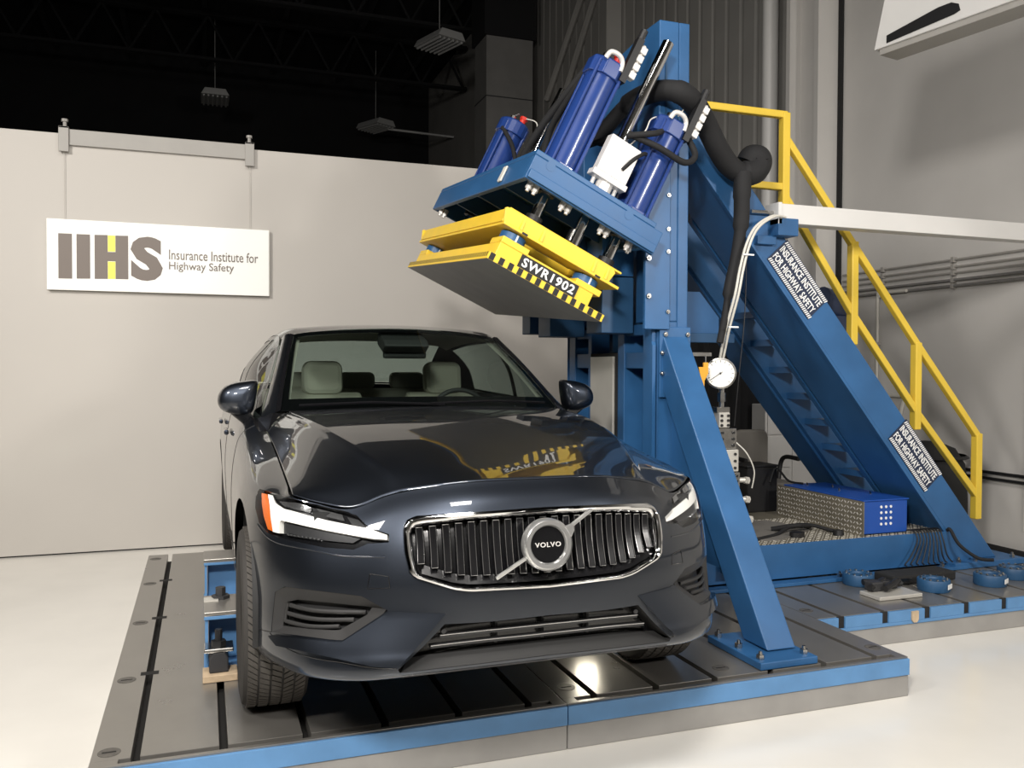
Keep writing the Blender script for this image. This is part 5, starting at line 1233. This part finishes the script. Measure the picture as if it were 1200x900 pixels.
# -- wheels
def wheel(x, y, sd, label=None):
    wm_ = frame((x, y, .335), (0, 1, 0), (0, 0, 1), (1, 0, 0))       # local z along the axle
    w = MB().lathe([(.235, -.100), (.250, -.112), (.285, -.118), (.315, -.112), (.3245, -.100), (.327, -.09), (.327, .09), (.3245, .100), (.315, .112), (.285, .118), (.250, .112), (.235, .100)], 64, wm_).build('wheel', 'tyre', car, smooth=40)
    tr_ = MB(); n_ = 84
    for r_ in range(5):
        c = -.082+r_*.041; hw = .0165
        for i in range(n_):
            a0 = 2*PI*(i+.06+.3*(r_ % 2))/n_; a1 = 2*PI*(i+.86+.3*(r_ % 2))/n_; sk = .35*2*PI/n_*(1 if r_ < 3 else -1)*(1.6 if r_ in (0, 4) else 1)
            rt = .334 if 0 < r_ < 4 else .3325
            vs = [(math.cos(a)*R_, math.sin(a)*R_, zz_) for R_ in (.324, rt) for (a, zz_) in ((a0-sk, c-hw), (a1-sk, c-hw), (a1+sk, c+hw), (a0+sk, c+hw))]
            tr_.add(vs, [(4, 5, 6, 7), (0, 1, 5, 4), (1, 2, 6, 5), (2, 3, 7, 6), (3, 0, 4, 7)], wm_)
    tr_.build('tread', 'tyre_tread', w, kind='stuff')
    o_ = sd*.095
    MB().lathe([(.236, -.09), (.238, o_), (.225, o_*1.02), (.205, o_*.6), (.20, -sd*.08)], 48, wm_).build('rim', 'rim', w, smooth=40)
    MB().lathe([(0, o_*.75), (.05, o_*.8), (.065, o_*.5), (.065, 0)], 24, wm_).build('hub', 'rim', w, smooth=40)
    for k in range(5):
        a = k*2*PI/5+.2
        for b in (-.16, .16):
            m_ = wm_ @ Matrix.Rotation(a+b, 4, 'Z')
            z0_, z1_ = sorted((o_*.55, o_*.9))
            MB().prism([(.05, -.010), (.225, -.014), (.225, .014), (.05, .010)], 'z', z0_, z1_, m_).build('spoke', 'rim', w, bevel=.003)
    MB().lathe([(.07, -sd*.02), (.16, -sd*.02), (.16, sd*.005), (.07, sd*.005)], 40, wm_).build('brake_disc', 'steel', w, smooth=40)
    return w
for sd in (-1, 1):
    for y in (3.41, 6.28): wheel(CXC+sd*.798, y, sd)

# -- interior
MB().prism([(4.10, .95), (4.14, 1.055), (4.30, 1.075), (4.72, 1.062), (4.80, .98), (4.74, .70), (4.2, .70)], 'x', CXC-.70, CXC+.70).build('dashboard', 'interior_dark', car, bevel=.02)
MB().box(CXC-.16, CXC+.10, 4.66, 4.70, 1.02, 1.09).build('instrument_hood', 'interior_dark', car, bevel=.01)
def seat(x, y):
    mb = MB()
    st_ = MB().prism([(y-.02, .60), (y+.10, .62), (y+.24, 1.10), (y+.20, 1.13), (y+.12, 1.10)], 'x', CXC+x-.235, CXC+x+.235).build('seat', 'seat_beige', car, bevel=.04)
    MB().box(CXC+x-.25, CXC+x+.25, y-.45, y+.05, .48, .62).build('seat_cushion', 'seat_beige', st_, bevel=.05)
    m_ = Matrix.Translation((CXC+x, y+.20, 1.205)) @ Matrix.Rotation(-.12, 4, 'X')
    MB().prism(rbox(.118, -.10, .105, 0, .05), 'y', -.055, .045, m_).build('headrest', 'seat_beige', st_, bevel=.03)
    for q in (-.05, .05): MB().cyl((q, 0, -.10), (q, 0, -.16), .008, n=8, m=m_).build('headrest_post', 'lamp_silver', st_)
seat(-.37, 5.05); seat(.37, 5.05)
rs_ = MB().prism([(5.95, .60), (6.05, .62), (6.22, 1.10), (6.19, 1.13), (6.10, 1.11)], 'x', CXC-.66, CXC+.66).build('rear_bench', 'seat_beige', car, bevel=.04)
for x in (-.36, 0, .36):
    MB().prism(rbox(.125, 0, .12, 0, .04), 'y', 0, .07, Matrix.Translation((CXC+x, 6.17, 1.12))).build('headrest', 'seat_beige', rs_, bevel=.02)
MB().box(CXC-.60, CXC+.60, 6.24, 6.66, 1.095, 1.11).build('parcel_shelf', 'interior_dark', car)
sw = frame((CXC+.37, 4.80, .985), (1, 0, 0), (0, .40, .917), (0, -.917, .40))
sw_o = MB().tube([(.175*math.cos(2*PI*i/32), .175*math.sin(2*PI*i/32), 0) for i in range(32)], .014, 8, sw, closed=True).build('steering_wheel', 'interior_dark', car, smooth=60)
MB().box(-.06, .06, -.05, .05, -.02, .02, sw).box(-.17, .17, -.018, .018, -.01, .01, sw).build('steering_hub', 'interior_dark', sw_o, bevel=.008)
MB().prism([(4.62, 1.425), (4.80, 1.475), (4.80, 1.40), (4.66, 1.355), (4.58, 1.39)], 'x', CXC-.125, CXC+.125).build('camera_pod', 'interior_dark', car, bevel=.015)
MB().box(CXC-.11, CXC+.13, 4.68, 4.72, 1.325, 1.40).build('inner_mirror', 'interior_dark', car, bevel=.012)
for sd_ in (1, -1): weld_build(patch([[(p[0]-.04, p[1]+.04, p[2]-.012) for p in r] for r in APIL], 12, 4, center=False, side=sd_), 'pillar_trim', 'headliner', car)
for sd in (-1, 1):
    MB().box(CXC+sd*.80-.03, CXC+sd*.80+.03, 4.35, 6.0, .45, 1.03).build('door_card', 'interior_dark', car)
    # wipers
MB().tube([(CXC-.62, 4.10, 1.098), (CXC-.30, 4.03, 1.112), (CXC+.05, 4.0, 1.10)], .007, 6).build('wiper', 'car_black', car)
MB().tube([(CXC-.02, 4.0, 1.105), (CXC+.30, 4.02, 1.115), (CXC+.60, 4.09, 1.10)], .007, 6).build('wiper', 'car_black', car)
